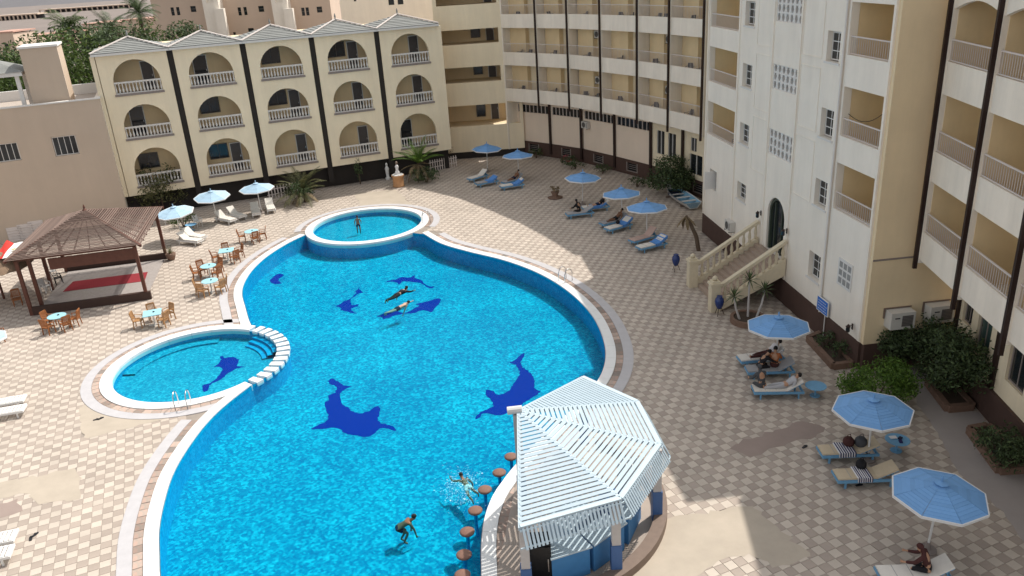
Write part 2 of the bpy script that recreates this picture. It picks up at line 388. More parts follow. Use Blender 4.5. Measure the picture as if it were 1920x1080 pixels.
segA = smooth_path([(-14.35,54.3),(-15.2,52.6),(-15.95,50.2),(-16.25,47.8),(-16.15,45.5),(-15.75,43.6),(-15.0,41.6),(-14.3,39.8),(-13.88,38.86)])
segB = smooth_path([(-12.08,32.05),(-12.5,31.0),(-12.85,29.9),(-13.08,28.6),(-13.17,26.9),(-13.1,25.4),(-12.8,23.8),(-12.4,22.3),(-11.9,21),(-11.3,19.6),(-10.2,17.7),(-8.2,15.8),(-5.6,15),(-3.2,15.4),(-2.0,16.7),(-1.55,18.2),(-1.5,19.06),(-1.52,20.34),(-1.43,21.69),(-1.16,22.87),(-.82,23.66),(-.44,24.42),(.5,26),(1.9,28),(3.05,29.8),(3.75,31.4),(4.12,33.2),(4.17,35.3),(3.95,37.5),(3.35,39.9),(2.45,42.2),(1.2,44.4),(-.5,46.5),(-2.6,48.4),(-4.5,50.4),(-6.0,53.0)])
aK2 = arc(K2C, K2R+RING, 69.5, -40.5, 40)
aK1 = arc(K1C, K1R+RING, -34.5, -159.5, 44)
main_outline = np.vstack([segA[:-1], aK2[1:-1], segB[:-1], aK1[1:-1]])       # anticlockwise
hole = np.vstack([segA[:-1], arc(K2C, K2R+.25, 66, 320, 80), segB[1:-1], arc(K1C, K1R+.25, -36, 202, 80)])
def fill(name, outer, holes, z, mats, parent=None):
    bm = bmesh.new(); ed = []
    for P in [outer]+list(holes):
        vs = [bm.verts.new((float(p[0]), float(p[1]), z)) for p in P]
        ed += [bm.edges.new((vs[i], vs[(i+1) % len(vs)])) for i in range(len(vs))]
    bmesh.ops.triangle_fill(bm, use_beauty=True, use_dissolve=False, edges=ed)
    bmesh.ops.recalc_face_normals(bm, faces=bm.faces)
    for f in bm.faces:
        if f.normal.z < 0: f.normal_flip()
    me = bpy.data.meshes.new(name); bm.to_mesh(me); bm.free(); me.materials.append(M[mats])
    return obj(name, me, parent)
WATER_Z, FLOOR_Z, KID_Z = -0.08, -1.0, -0.50
far = [(-1600,-120),(1600,-120),(1600,2600),(-1600,2600)]
near = [(-60,5),(24,5),(24,90),(-60,90)]
g1 = fill('ground', far, [near], -0.016, 'desert'); tag(g1, kind='structure')
deck = fill('pool_deck', near, [hole], -0.016, 'grout'); tag(deck, kind='structure')
def wallstrip(mb, P, z0, z1, closed=False, mi=0):
    n = len(P); v = [(p[0],p[1],z0) for p in P]+[(p[0],p[1],z1) for p in P]
    mb.add(v, [(i,(i+1) % n,n+(i+1) % n,n+i) for i in range(n if closed else n-1)], mi)
def band(mb, A, B, z, closed=False, mi=0):
    n = len(A); v = [(p[0],p[1],z) for p in A]+[(p[0],p[1],z) for p in B]
    mb.add(v, [(i,(i+1) % n,n+(i+1) % n,n+i) for i in range(n if closed else n-1)], mi)
basin = thing('swimming_pool', None, None); tag(basin, kind='structure')
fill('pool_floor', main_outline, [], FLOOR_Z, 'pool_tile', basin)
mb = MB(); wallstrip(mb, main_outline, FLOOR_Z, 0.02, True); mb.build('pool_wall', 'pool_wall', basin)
for c, r in ((K1C, K1R), (K2C, K2R)):
    a = arc(c, r, 0, 357, 120)
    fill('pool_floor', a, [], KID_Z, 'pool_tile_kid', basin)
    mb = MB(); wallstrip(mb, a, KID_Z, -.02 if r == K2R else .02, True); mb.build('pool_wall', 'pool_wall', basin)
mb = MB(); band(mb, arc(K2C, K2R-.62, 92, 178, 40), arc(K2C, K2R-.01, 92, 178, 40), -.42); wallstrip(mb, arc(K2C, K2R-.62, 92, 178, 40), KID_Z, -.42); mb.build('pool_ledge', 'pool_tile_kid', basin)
mb = MB()
for i in range(4):
    band(mb, arc(K2C, K2R-.28*(i+1), 60, 18, 14), arc(K2C, K2R-.28*i-.01, 60, 18, 14), -.2-.12*i); wallstrip(mb, arc(K2C, K2R-.28*(i+1), 60, 18, 14), KID_Z, -.2-.12*i)
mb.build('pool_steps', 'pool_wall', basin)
for nm, P in (('water', main_outline), ('water', arc(K1C, K1R, 0, 357, 120)), ('water', arc(K2C, K2R, 0, 357, 120))):
    o = fill(nm, P, [], WATER_Z, 'water'); tag(o, kind='structure')
# ---- white coping, drain channel, grey border strip
def slab_band(A, B, z0, z1, closed=False):
    mb = MB(); band(mb, A, B, z1, closed); wallstrip(mb, A, z0, z1, closed); wallstrip(mb, B, z0, z1, closed); return mb
coping = thing('pool_coping', None, None); tag(coping, kind='structure')
drainT = thing('drain_channel', None, None); tag(drainT, kind='structure')
border = thing('border_strip', None, None); tag(border, kind='structure')
K1out = arc(K1C, K1R+RING, -18, 188, 90)[::-1]; K2out = arc(K2C, K2R+RING, 82, 301, 90)[::-1]
CW, DW, BW = .50, .34, .46
def coping_pieces(A, B, z0, z1, n):
    """a run of coping stones with narrow joints"""
    m = len(A); edges = np.linspace(0, m-1, n+1)
    for k in range(n):
        i0, i1 = int(round(edges[k])), int(round(edges[k+1]))
        if i1-i0 < 1: continue
        a = A[i0:i1+1].copy(); b = B[i0:i1+1].copy()
        for q in (a, b):
            for e, s_ in ((0, 1), (-1, -1)):
                d = q[e+s_]-q[e]; q[e] = q[e]+d/np.linalg.norm(d)*.006
        mb = slab_band(a, b, z0, z1)
        for e in (0, -1):
            mb.add([(a[e][0],a[e][1],z0),(b[e][0],b[e][1],z0),(b[e][0],b[e][1],z1),(a[e][0],a[e][1],z1)], [(0,1,2,3)])
        mb.build('coping_stone', 'coping', coping)
for sgm, n in ((segA, 14), (segB, 62)):
    coping_pieces(sgm-(offset(sgm, .03)-sgm), offset(sgm, -CW), -.2, .05, n)
coping_pieces(arc(K1C, K1R-.02, 0, 360, 144), arc(K1C, K1R+RING+.02, 0, 360, 144), -.25, .054, 24)
coping_pieces(arc(K2C, K2R-.02, 66, 322, 104), arc(K2C, K2R+RING+.02, 66, 322, 104), -.25, .054, 16)
# stepping blocks on the weir between the round pool and the big pool
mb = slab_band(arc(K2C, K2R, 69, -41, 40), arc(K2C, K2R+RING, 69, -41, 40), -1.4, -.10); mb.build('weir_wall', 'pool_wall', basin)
for k in range(13):
    a = 60-k*7.7
    A = arc(K2C, K2R-.06, a-2.4, a+2.4, 4); B = arc(K2C, K2R+RING+.07, a-2.4, a+2.4, 4)
    mb = MB(); mb.prism(list(map(tuple, A))+list(map(tuple, B[::-1])), -.16, .05); mb.build('stepping_block', 'coping', coping)
# drain bricks
brick = MB(); brick.box(-.15, .15, -.15, .15, -.05, 0.012); brick_me = brick.mesh('drain_brick', 'drain')
def strips(sgm, inner, sign=-1.0):
    a0 = offset(sgm, sign*(inner)); a1 = offset(sgm, sign*(inner+DW)); a2 = offset(sgm, sign*(inner+DW+BW))
    slab_band(a0, a1, -.05, .001).build('channel_bed', 'drain_base', drainT)
    slab_band(a1, a2, -.05, .022).build('border_band', 'strip_grey', border)
    c = offset(sgm, sign*(inner+DW/2)); L = np.r_[0, np.cumsum(np.linalg.norm(np.diff(c, axis=0), axis=1))]
    n = int(L[-1]/.40)
    for k in range(n):
        s_ = (k+.5)*L[-1]/n
        x = np.interp(s_, L, c[:, 0]); y = np.interp(s_, L, c[:, 1]); x2 = np.interp(s_+.1, L, c[:, 0]); y2 = np.interp(s_+.1, L, c[:, 1])
        if random.random() < .06: continue
        o = obj('drain_brick', brick_me, drainT, (x, y, random.uniform(-.006, .006)), atan2(y2-y, x2-x)+random.uniform(-.05, .05))
        o.scale = (L[-1]/n/.30*random.uniform(.86, .97), 1, 1)
strips(segA[3:-2], CW); strips(segB[8:-3], CW)
strips(K1out, .02, 1.0); strips(K2out, .02, 1.0)
# ---- deck tiles: a checkerboard laid along the arcade
TS, TA = 0.34, radians(22.4)
tu = np.array([cos(TA), sin(TA)]); tv = np.array([-sin(TA), cos(TA)])
org = np.array([-15.0, 26.0])
I, J = np.meshgrid(np.arange(-160, 170), np.arange(-90, 190), indexing='ij')
C = org+(I[..., None]*tu+J[..., None]*tv)*TS; C = C.reshape(-1, 2); par = ((I+J) % 2).reshape(-1)
v = np.c_[C, np.zeros(len(C))]-np.array([0, 0, CAMH]); wz = v@_fw
px = 960+FPX*(v@_X)/np.maximum(wz, .1); py = 540+FPX*(v@_Y)/np.maximum(wz, .1)
keep = (wz > 1) & (px > -260) & (px < 2180) & (py > 150) & (py < 1330)
def dist_poly(Q, P, closed=True):
    d = np.full(len(Q), 1e9); n = len(P)
    for i in range(n if closed else n-1):
        a, b = P[i], P[(i+1) % n]; ab = b-a; t = np.clip(((Q-a)@ab)/(ab@ab), 0, 1); d = np.minimum(d, np.linalg.norm(Q-a-t[:, None]*ab, axis=1))
    return d
def inside(Q, P):
    r = np.zeros(len(Q), bool); n = len(P)
    for i in range(n):
        a, b = P[i], P[(i+1) % n]
        c = (a[1] > Q[:, 1]) != (b[1] > Q[:, 1])
        with np.errstate(divide='ignore', invalid='ignore'): xx = (b[0]-a[0])*(Q[:, 1]-a[1])/(b[1]-a[1])+a[0]
        r ^= c & (Q[:, 0] < xx)
    return r
C, par, py = C[keep], par[keep], py[keep]
m = ~inside(C, main_outline[::2]) & (np.linalg.norm(C-K1C, axis=1) > K1R+RING+DW+BW*.6) & (np.linalg.norm(C-K2C, axis=1) > K2R+RING+DW+BW*.6)
C, par, py = C[m], par[m], py[m]
m = (dist_poly(C, segA[::4], False) > CW+DW+BW*.6) & (dist_poly(C, segB[::4], False) > CW+DW+BW*.6)
# not under the buildings
n_arc = np.array([cos(radians(-68.4)), sin(radians(-68.4))])
m &= ((C-np.array([-29.61, 61.39]))@n_arc > -.7) & (C[:, 1] < 75.6) | ((C[:, 0] > -5.2) & (C[:, 1] < 75.3) & m)
m &= ~((C[:, 0] > 14.9-(C[:, 1]-26)*.10) & (C[:, 1] < 52) & (C[:, 1] > 29.5)) & (C[:, 0] < 17.8)
C, par, py = C[m], par[m], py[m]
# plain cement patches that replace the tiles
def P2(*pts): return np.array([G(*p)[:2] for p in pts])
patches = [
 ('cement_patch', 'concrete_patch', P2((-60,915),(0,903),(70,893),(142,876),(152,905),(149,936),(70,945),(52,925),(-60,948))),
 ('cement_patch', 'concrete_patch', P2((152,764),(176,748),(240,772),(300,780),(352,776),(262,797),(190,815),(152,824))),
 ('cement_patch', 'concrete_patch', P2((662,363),(742,355),(772,384),(700,388),(684,392))),
 ('cement_patch', 'concrete_patch', P2((1215,1000),(1262,973),(1335,957),(1405,946),(1480,1005),(1520,1045),(1448,1062),(1405,1040),(1345,1050),(1290,1090),(1150,1150))),
 ('cement_patch', 'brown_patch', P2((1368,838),(1505,789),(1548,803),(1525,818),(1404,858))),
 ('cement_patch', 'brown_patch', P2((-40,950),(32,938),(34,958),(-40,990))),
 ('cement_path', 'grey_path', P2((1690,690),(1742,702),(1800,768),(1842,775),(1850,800),(1815,806),(1822,825),(1880,886),(1960,880),(1960,1060),(1870,950),(1800,890),(1762,820),(1722,760))),
]
pm = np.zeros(len(C), bool)
for _, _, P in patches: pm |= inside(C, P) & (dist_poly(C, P) > .16)
C, par, py = C[~pm], par[~pm], py[~pm]
def ragged(P, st=.25, amp=.07):
    out = []
    for i in range(len(P)):
        a, b = P[i], P[(i+1) % len(P)]; n = max(1, int(np.linalg.norm(b-a)/st))
        for k in range(n): out.append(a+(b-a)*k/n+RNG.normal(0, amp, 2))
    return np.array(out)
for nm, mt, P in patches: fill(nm, ragged(P, .25, .07 if nm == 'cement_patch' else .03), [], .003, mt, deck)
# one box per tile; the 300 that show largest are objects of their own
near_i = np.argsort(-(py*((py < 1085) & (py > 0))))[:300]
vis = np.zeros(len(C), bool); vis[near_i] = True
h = TS/2-.005
tmesh = []
for mt in ('tile_light', 'tile_dark'):
    mb = MB(); b_ = .008
    mb.add([(-h,-h,-.03),(h,-h,-.03),(h,h,-.03),(-h,h,-.03),(-h,-h,-.006),(h,-h,-.006),(h,h,-.006),(-h,h,-.006),(-h+b_,-h+b_,0),(h-b_,-h+b_,0),(h-b_,h-b_,0),(-h+b_,h-b_,0)],
           [(0,1,5,4),(1,2,6,5),(2,3,7,6),(3,0,4,7),(4,5,9,8),(5,6,10,9),(6,7,11,10),(7,4,8,11),(8,9,10,11)])
    tmesh.append(mb.mesh('paving_tile', mt))
for i in near_i:
    obj('paving_tile', tmesh[par[i]], deck, (C[i, 0], C[i, 1], random.uniform(-.003, .002)), TA+random.uniform(-.01, .01))
for k, mt in enumerate(('tile_light', 'tile_dark')):
    Q = C[(par == k) & ~vis]; n = len(Q)
    base = np.array([(-h,-h,-.03),(h,-h,-.03),(h,h,-.03),(-h,h,-.03),(-h,-h,0),(h,-h,0),(h,h,0),(-h,h,0)])
    ang = TA+RNG.normal(0, .006, n); ca, sa = np.cos(ang)[:, None], np.sin(ang)[:, None]
    V = np.empty((n, 8, 3)); V[..., 0] = Q[:, :1]+base[:, 0]*ca-base[:, 1]*sa; V[..., 1] = Q[:, 1:]+base[:, 0]*sa+base[:, 1]*ca
    V[..., 2] = base[:, 2]+RNG.uniform(-.003, .002, n)[:, None]+np.zeros((n, 8))
    fb = np.array([(4,5,6,7),(0,1,5,4),(1,2,6,5),(2,3,7,6),(3,0,4,7)])
    Fq = (fb[None]+(np.arange(n)*8)[:, None, None]).reshape(-1, 4)
    me = bpy.data.meshes.new('paving_tiles'); me.vertices.add(n*8); me.vertices.foreach_set('co', V.reshape(-1))
    me.loops.add(len(Fq)*4); me.loops.foreach_set('vertex_index', Fq.reshape(-1)); me.polygons.add(len(Fq)); me.polygons.foreach_set('loop_start', np.arange(len(Fq))*4)
    me.materials.append(M[mt]); me.update(calc_edges=True); me.polygons.foreach_set('use_smooth', [False]*len(Fq)); me.validate()
    o = obj('paving_tiles', me, deck); tag(o, kind='stuff')
# ---- dolphins set in mosaic on the pool floors
def dolphin(pts, zf):
    P = smooth_path([G(*p, zf)[:2] for p in pts]+[G(*pts[0], zf)[:2]], .10)[:-1]; P = P+RNG.normal(0, .022, P.shape)
    o = fill('dolphin_mosaic', P, [], zf+.006, 'mosaic_dolphin', basin); return o
D4 = lambda L: [(560+x/3.84, 640+y/3.84) for x, y in L]
D3 = lambda L: [(600+x/7.385, 500+y/7.385) for x, y in L]
D7 = lambda L: [(180+x/5.053, 600+y/5.053) for x, y in L]
fz = FLOOR_Z
dolphin(D4([(205,290),(240,270),(285,290),(330,320),(378,325),(330,350),(300,380),(310,440),(370,490),(440,520),(500,505),(560,470),(590,490),(575,540),(590,590),(640,598),(690,620),(705,645),(640,630),(600,625),(560,650),(500,688),(420,680),(340,665),(290,630),(230,625),(150,635),(90,630),(140,605),(205,570),(210,520),(190,480),(190,435),(215,430),(215,390),(265,370),(270,330),(230,310)]), fz)
dolphin(D4([(1500,152),(1550,140),(1590,105),(1628,85),(1620,115),(1600,140),(1610,180),(1660,220),(1695,270),(1700,340),(1745,362),(1700,390),(1640,430),(1560,490),(1480,525),(1420,530),(1330,515),(1310,545),(1270,565),(1290,525),(1340,495),(1395,470),(1385,425),(1345,385),(1360,350),(1400,360),(1430,385),(1500,365),(1550,300),(1590,240),(1580,195),(1555,165)]), fz)
dolphin(D3([(190,545),(260,530),(330,480),(400,455),(470,400),(500,370),(490,345),(525,320),(540,295),(555,325),(600,365),(540,368),(500,400),(440,440),(425,480),(450,530),(535,520),(500,560),(450,575),(440,605),(520,650),(430,640),(340,615),(280,600),(290,575),(240,555)]), fz)
dolphin(D3([(900,215),(960,190),(1050,180),(1120,145),(1230,150),(1320,115),(1310,150),(1400,185),(1450,235),(1510,275),(1590,270),(1560,295),(1490,290),(1430,250),(1380,225),(1280,215),(1150,205),(1100,250),(1050,215),(980,210)]), fz)
dolphin(D3([(780,690),(860,660),(930,620),(1030,600),(1150,640),(1230,620),(1330,565),(1380,540),(1330,520),(1420,495),(1500,480),(1580,455),(1660,440),(1665,500),(1600,560),(1550,630),(1480,615),(1400,610),(1300,645),(1180,650),(1050,675),(950,710),(870,730),(860,700)]), fz)
dolphin([(505,526),(520,514),(533,516),(522,524),(528,532),(512,532)], fz)
dolphin(D7([(1110,445),(1160,415),(1185,375),(1180,345),(1205,345),(1215,360),(1280,350),(1340,365),(1350,400),(1340,435),(1415,442),(1350,455),(1300,480),(1250,505),(1190,560),(1110,600),(1075,620),(1065,655),(1020,685),(1010,625),(1060,605),(1130,565),(1175,510),(1195,480),(1180,450)]), KID_Z)
# ================================================================== buildings
D = radians
def frame_window(parent, x0, x1, z0, z1, y, frame='white_trim', glass='glass_dark', mull=1, cross=0, ft=.05, dep=.06):
    """window part with panes as sub-parts; y = outer face of the frame"""
    mb = MB()
    mb.box(x0, x1, y, y+dep, z0, z0+ft); mb.box(x0, x1, y, y+dep, z1-ft, z1); mb.box(x0, x0+ft, y, y+dep, z0+ft, z1-ft); mb.box(x1-ft, x1, y, y+dep, z0+ft, z1-ft)
    xs = [x0+ft]+[x0+(x1-x0)*k/(mull+1) for k in range(1, mull+1)]+[x1-ft]
    for k in range(1, mull+1): mb.box(xs[k]-ft*.4, xs[k]+ft*.4, y+.004, y+dep-.004, z0+ft, z1-ft)
    for k in range(1, cross+1):
        zz = z0+(z1-z0)*k/(cross+1); mb.box(x0+ft, x1-ft, y+.008, y+dep-.008, zz-ft*.35, zz+ft*.35)
    w_ = mb.build('window', frame, parent)
    for k in range(mull+1):
        p = MB(); p.box(xs[k]+.01, xs[k+1]-.01, y+dep*.4, y+dep*.6, z0+ft, z1-ft); p.build('pane', glass, w_)
    return w_
def railing(parent, x0, x1, z0, z1, y, n=None, mat_='rail_grey', r=.010):
    mb = MB(); n = n or int((x1-x0)/.155)
    mb.box(x0, x1, y-.025, y+.025, z1-.05, z1); mb.box(x0, x1, y-.02, y+.02, z0+.03, z0+.065)
    for k in range(n+1):
        x = x0+(x1-x0)*k/n; mb.box(x-r, x+r, y-r, y+r, z0+.065, z1-.05)
    return mb.build('railing', mat_, parent)
def door(parent, x0, x1, z0, z1, y, m_='door_dark', fr='white_trim'):
    mb = MB(); mb.box(x0, x0+.06, y-.05, y+.05, z0, z1); mb.box(x1-.06, x1, y-.05, y+.05, z0, z1); mb.box(x0+.06, x1-.06, y-.05, y+.05, z1-.06, z1)
    d_ = mb.build('door', fr, parent)
    mb = MB(); mb.box(x0+.06, x1-.06, y-.02, y+.03, z0, z1-.06); mb.build('door_leaf', m_, d_)
    mb = MB(); mb.box(x1-.17, x1-.13, y-.06, y-.02, z0+.95, z0+1.1); mb.build('handle', 'chrome', d_)
    return d_

# ---------------------------------------------------------------- arcade building
AO = (-29.61, 61.39); AA = D(21.6)
ar = thing('arcade_building', 'cream three-storey building with arched balconies and grey hipped roofs behind the palms', 'building', AO, AA)
rows = [(2.51, 3.72), (6.23, 7.05), (9.57, 10.37)]; BZ, TZ = 1.84, 12.42
DEP = 1.7
bal = MB()
for k in range(14):
    x = -1.58+3.16*k/13
    bal.lathe([(.035,.10),(.06,.16),(.075,.30),(.045,.48),(.035,.62),(.055,.70),(.055,.78)], 6, (x,0,0))
bal_me = bal.mesh('balustrade', 'baluster_white', True)
hr = MB(); hr.box(-1.64, 1.64, -.09, .09, .78, .90); hr.box(-1.64, 1.64, -.08, .08, .02, .10); hr_me = hr.mesh('handrail', 'baluster_white')
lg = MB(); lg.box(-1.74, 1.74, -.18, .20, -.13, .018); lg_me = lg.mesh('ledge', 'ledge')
for k in range(5):
    c = 2.644+5.34*k; x0 = c-2.47; x1 = c+2.42
    mb = MB(); mb.arch_wall(x0, x1, BZ, TZ, c, 1.65, rows, 0, .32); mb.build('arched_wall', 'cream', ar)
    # recess behind the arches
    for (sl_, sp), top in zip(rows, (5.9, 9.3, 12.3)):
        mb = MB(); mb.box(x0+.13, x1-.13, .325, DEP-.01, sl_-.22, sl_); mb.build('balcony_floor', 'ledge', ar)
    for xa, xb in ((x0-.05, x0+.12), (x1-.12, x1+.05)):
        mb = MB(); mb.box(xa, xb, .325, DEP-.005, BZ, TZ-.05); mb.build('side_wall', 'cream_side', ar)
    mb = MB(); mb.box(x0-.05, x1+.05, DEP, DEP+.3, BZ-.3, TZ-.05); mb.build('back_wall', 'ochre', ar)
    for r_, (sl_, sp) in enumerate(rows):
        b_ = obj('balustrade', bal_me, ar, (c, .10, sl_)); obj('handrail', hr_me, b_); obj('ledge', lg_me, b_)
        kind = (k*3+r_*2) % 5
        if kind in (0, 3): frame_window(ar, c-1.3, c+.2, sl_+1.0, sl_+2.2, DEP-.08, 'door_dark', 'glass_dark', 1)
        if kind in (1, 3, 4): door(ar, c+.35, c+1.25, sl_+.0, sl_+2.15, DEP-.06)
        if kind == 2: door(ar, c-1.2, c-.1, sl_, sl_+2.2, DEP-.06, 'glass_dark')
    if k < 4:
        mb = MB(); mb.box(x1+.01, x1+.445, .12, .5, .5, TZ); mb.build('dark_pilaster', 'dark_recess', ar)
    # gutter
    mb = MB(); mb.box(x0-.25, x1+.25, -.30, .30, TZ+.01, TZ+.17); mb.build('cornice', 'white_trim', ar)
    # hipped roof in lapped courses
    rx, rd, rh = 2.68, 5.4, .82; n = 8
    mb = MB(); cy = 2.6
    for j in range(n):
        a, b = j/n, (j+1)/n+.015
        fx = lambda t: rx*(1-t*.99); fy0 = lambda t: cy-(cy+.30)*(1-t); fy1 = lambda t: cy+3.1*(1-t)
        za, zb = TZ+.18+rh*a+.05, TZ+.18+rh*min(b, 1)
        A = [(c-.07-fx(a), fy0(a)), (c-.07+fx(a), fy0(a)), (c-.07+fx(a), fy1(a)), (c-.07-fx(a), fy1(a))]
        B = [(c-.07-fx(b), fy0(b)), (c-.07+fx(b), fy0(b)), (c-.07+fx(b), fy1(b)), (c-.07-fx(b), fy1(b))]
        mb.add([(*p, za) for p in A]+[(*p, zb) for p in B]+[(*p, za-.05) for p in A], [(0,1,5,4),(1,2,6,5),(2,3,7,6),(3,0,4,7),(8,9,1,0),(9,10,2,1),(10,11,3,2),(11,8,0,3)])
    ro = mb.build('roof', 'roof_grey', ar)
    mb = MB(); mb.lathe([(.16,0),(.10,.12),(.05,.3),(.09,.36),(.02,.6)], 8, (c-.07, cy, TZ+.18+rh-.05)); mb.build('finial', 'roof_grey', ro)
    mb = MB()
    for sx in (-1, 1): mb.bar((c-.07+sx*rx, -.30, TZ+.27), (c-.07, cy, TZ+.30+rh), .12, .07)
    mb.build('hip_ridge', 'rail_grey', ro)
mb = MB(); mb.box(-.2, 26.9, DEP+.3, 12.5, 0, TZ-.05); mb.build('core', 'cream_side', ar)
mb = MB(); mb.box(-.1, 26.8, .75, DEP+.29, 0, BZ-.01); mb.build('plinth', 'dark_recess', ar)  # near-black colour paints in the shadowed void below the arches
mb = MB(); mb.box(-.2, .12, .0, DEP+.29, BZ, TZ); mb.build('end_wall', 'cream', ar)
mb = MB(); mb.box(26.41, 26.9, .0, DEP+.29, BZ, TZ); mb.build('end_wall', 'cream', ar)

# ---------------------------------------------------------------- corner building
CO = (-5.3, 75.25); CA = D(2.4)
cb = thing('corner_building', 'cream block with long open strips between solid parapets at the inner corner', 'building', CO, CA)
holes = [(.2, 5.55, 13.78, 15.0), (.2, 5.55, 10.4, 11.68), (.2, 5.55, 7.02, 8.40)]
mb = MB(); mb.wall(-.15, 5.9, 5.2, 16.6, holes, 0, .3); mb.build('wall', 'cream', cb)
mb = MB(); mb.wall(-.15, 7.4, .62, 5.199, [(.25, 7.1, 3.02, 4.95)], 0.0, .3); mb.build('lower_wall', 'cream', cb)
mb = MB(); mb.box(-.1, 7.3, .1, .4, 0, .619); mb.build('plinth', 'dark_recess', cb)
for z in (3.0, 7.0, 10.38, 13.76, 16.55):
    mb = MB(); mb.box(-.1, 7.2 if z < 4 else 5.85, .305, 3.2, z-.25, z-.02); mb.build('slab', 'cream_side', cb)
mb = MB(); mb.box(-.1, 7.4, 3.2, 3.5, 0, 16.6); mb.box(-.15, .0, .305, 3.19, .6, 16.6); mb.build('back_wall', 'cream_side', cb)
for z in (3.0, 7.0, 10.38, 13.76):
    frame_window(cb, 3.1, 4.0, z+.3, z+2.2, 3.1, 'door_dark', 'glass_dark', 0); door(cb, 4.5, 5.3, z, z+2.1, 3.14)
mb = MB(); mb.box(5.72, 5.899, .305, 3.19, 5.3, 16.58); mb.build('end_wall', 'cream_side', cb)
mb = MB(); mb.box(7.2, 7.39, .305, 3.19, .62, 5.19); mb.build('end_wall', 'cream_side', cb)
mb = MB(); mb.box(-.15, 5.9, .0, 6, 16.61, 16.8); mb.build('roof', 'roof_flat', cb)

# ---------------------------------------------------------------- curved balcony wing
FP = [(0.65,75.45),(3.62,72.65),(6.12,69.9),(8.42,66.3),(10.72,62.4),(12.38,58.8),(13.9,55.0)]
cw = thing('curved_balcony_wing', 'curved cream hotel wing with stacked white balconies and dark brown vertical pipes', 'building', (FP[0][0], FP[0][1], 0), 0)
def L2(p): return (p[0]-FP[0][0], p[1]-FP[0][1])
bands = [(5.15, 6.30), (8.38, 9.52), (11.62, 12.78), (14.85, 16.0), (17.0, 17.6)]
WD = 1.45
cw_rooms = []
for k in range(6):
    a, b = np.array(FP[k]), np.array(FP[k+1]); L = np.linalg.norm(b-a); an = atan2(b[1]-a[1], b[0]-a[0])
    # each bay's parts are built in bay axes, then turned into wing axes
    def put(mb, name, mats, parent=cw, a=a, an=an):
        c_, s_ = cos(an), sin(an); ox, oy = L2(a)
        mb.v = [(ox+x*c_-y*s_, oy+x*s_+y*c_, z) for x, y, z in mb.v]; return mb.build(name, mats, parent)
    st = .10   # saw-tooth: the right end of each bay steps back
    for j, (z0, z1) in enumerate(bands):
        mb = MB(); mb.box(.03, L-.03, -.06, .10, z0, z1); put(mb, 'parapet', 'white_band')
        mb = MB(); mb.box(.03, L-.03, .105, WD, z0+.25, z0+.45); put(mb, 'balcony_floor', 'white_band')
        if j < 4:
            mb = MB(); zt = z1+.78; n = int(L/.17)
            mb.box(.05, L-.05, -.0, .045, zt-.045, zt); 
            for q in range(n+1):
                x = .06+(L-.12)*q/n; mb.box(x-.009, x+.009, .01, .03, z1, zt-.045)
            put(mb, 'railing', 'rail_grey')
            f = z0+.45; c = bands[j+1][0]+.25
            mb = MB(); mb.box(0, L*.46, WD-.5, WD, f, c); put(mb, 'room_wall', 'ochre')
            mb = MB(); mb.wall(L*.46, L, f, c, [(L*.72, L*.96, f, f+2.15)], WD, .2); put(mb, 'room_wall', 'cream')
            mb = MB(); mb.box(L*.72, L*.96, WD+.08, WD+.12, f, f+2.15); dr = put(mb, 'door_leaf', 'glass_dark')
            mb = MB(); mb.box(L*.70, L*.72, WD-.04, WD+.05, f, f+2.2); mb.box(L*.96, L*.98, WD-.04, WD+.05, f, f+2.2); mb.box(L*.72, L*.96, WD-.035, WD+.05, f+1.0, f+1.06); put(mb, 'door_frame', 'white_trim')
            cw_rooms.append((k, j, a, an, L, f))
    # side fin and the pipe on its nose
    mb = MB(); mb.box(L-.10, L+.03, -.10, WD, 5.0, 17.6); put(mb, 'fin_wall', 'white_band')
    mb = MB(); mb.box(L-.13, L-.01, -.24, -.105, 4.75, 17.6); put(mb, 'drain_pipe', 'brown_metal')
    if k == 0:
        mb = MB(); mb.box(-.16, .02, -.05, WD, .6, 17.6); put(mb, 'fin_wall', 'white_band')
    # ground storey, set back under the balconies
    G0 = WD-.15
    hl = []
    if k < 4: hl = [(.15, L-.15, 3.95, 4.65)]
    elif k == 4: hl = [(.55, 1.55, 2.35, 4.2), (2.0, 3.0, 2.35, 4.2)]
    else: hl = [(.8, 1.55, 3.3, 4.3), (.7, 2.3, 1.6, 3.1)]
    mb = MB(); mb.wall(-.02, L+.02, 1.25, 5.39, hl, G0, .25); put(mb, 'ground_wall', 'ground_beige' if k < 4 else 'cream')
    for (x0, x1, z0, z1) in hl:
        nm = 7 if k < 4 else 1
        mb = MB(); mb.box(x0, x1, G0+.12, G0+.16, z0, z1); put(mb, 'pane', 'glass_dark')
        mb = MB()
        for q in range(nm+2):
            x = x0+(x1-x0)*q/(nm+1); mb.box(x-.03, x+.03, G0+.05, G0+.115, z0, z1)
        put(mb, 'window_frame', 'white_trim' if k >= 4 else 'rail_grey')
    mb = MB(); mb.wall(-.05, L+.05, 0, 1.249, [(L*.35, L*.62, .35, 1.0)], G0-.06, .3); put(mb, 'plinth', 'plinth')
    mb = MB(); mb.box(L*.35, L*.62, G0+.1, G0+.14, .35, 1.0); put(mb, 'pane', 'glass_dark')
    mb = MB(); mb.box(L*.33, L*.35, G0-.10, G0+.0, .3, 1.05); mb.box(L*.62, L*.64, G0-.10, G0+.0, .3, 1.05); mb.box(L*.35, L*.62, G0-.10, G0+.0, .3, .36)
    for q in range(1, 4): mb.box(L*.35, L*.62, G0-.02, G0+.02, .36+q*.16, .385+q*.16)
    put(mb, 'basement_grille', 'ledge')
    mb = MB(); mb.box(L-.13, L+.10, G0-.17, G0-.065, .3, 5.35); put(mb, 'dark_pilaster', 'brown_metal')
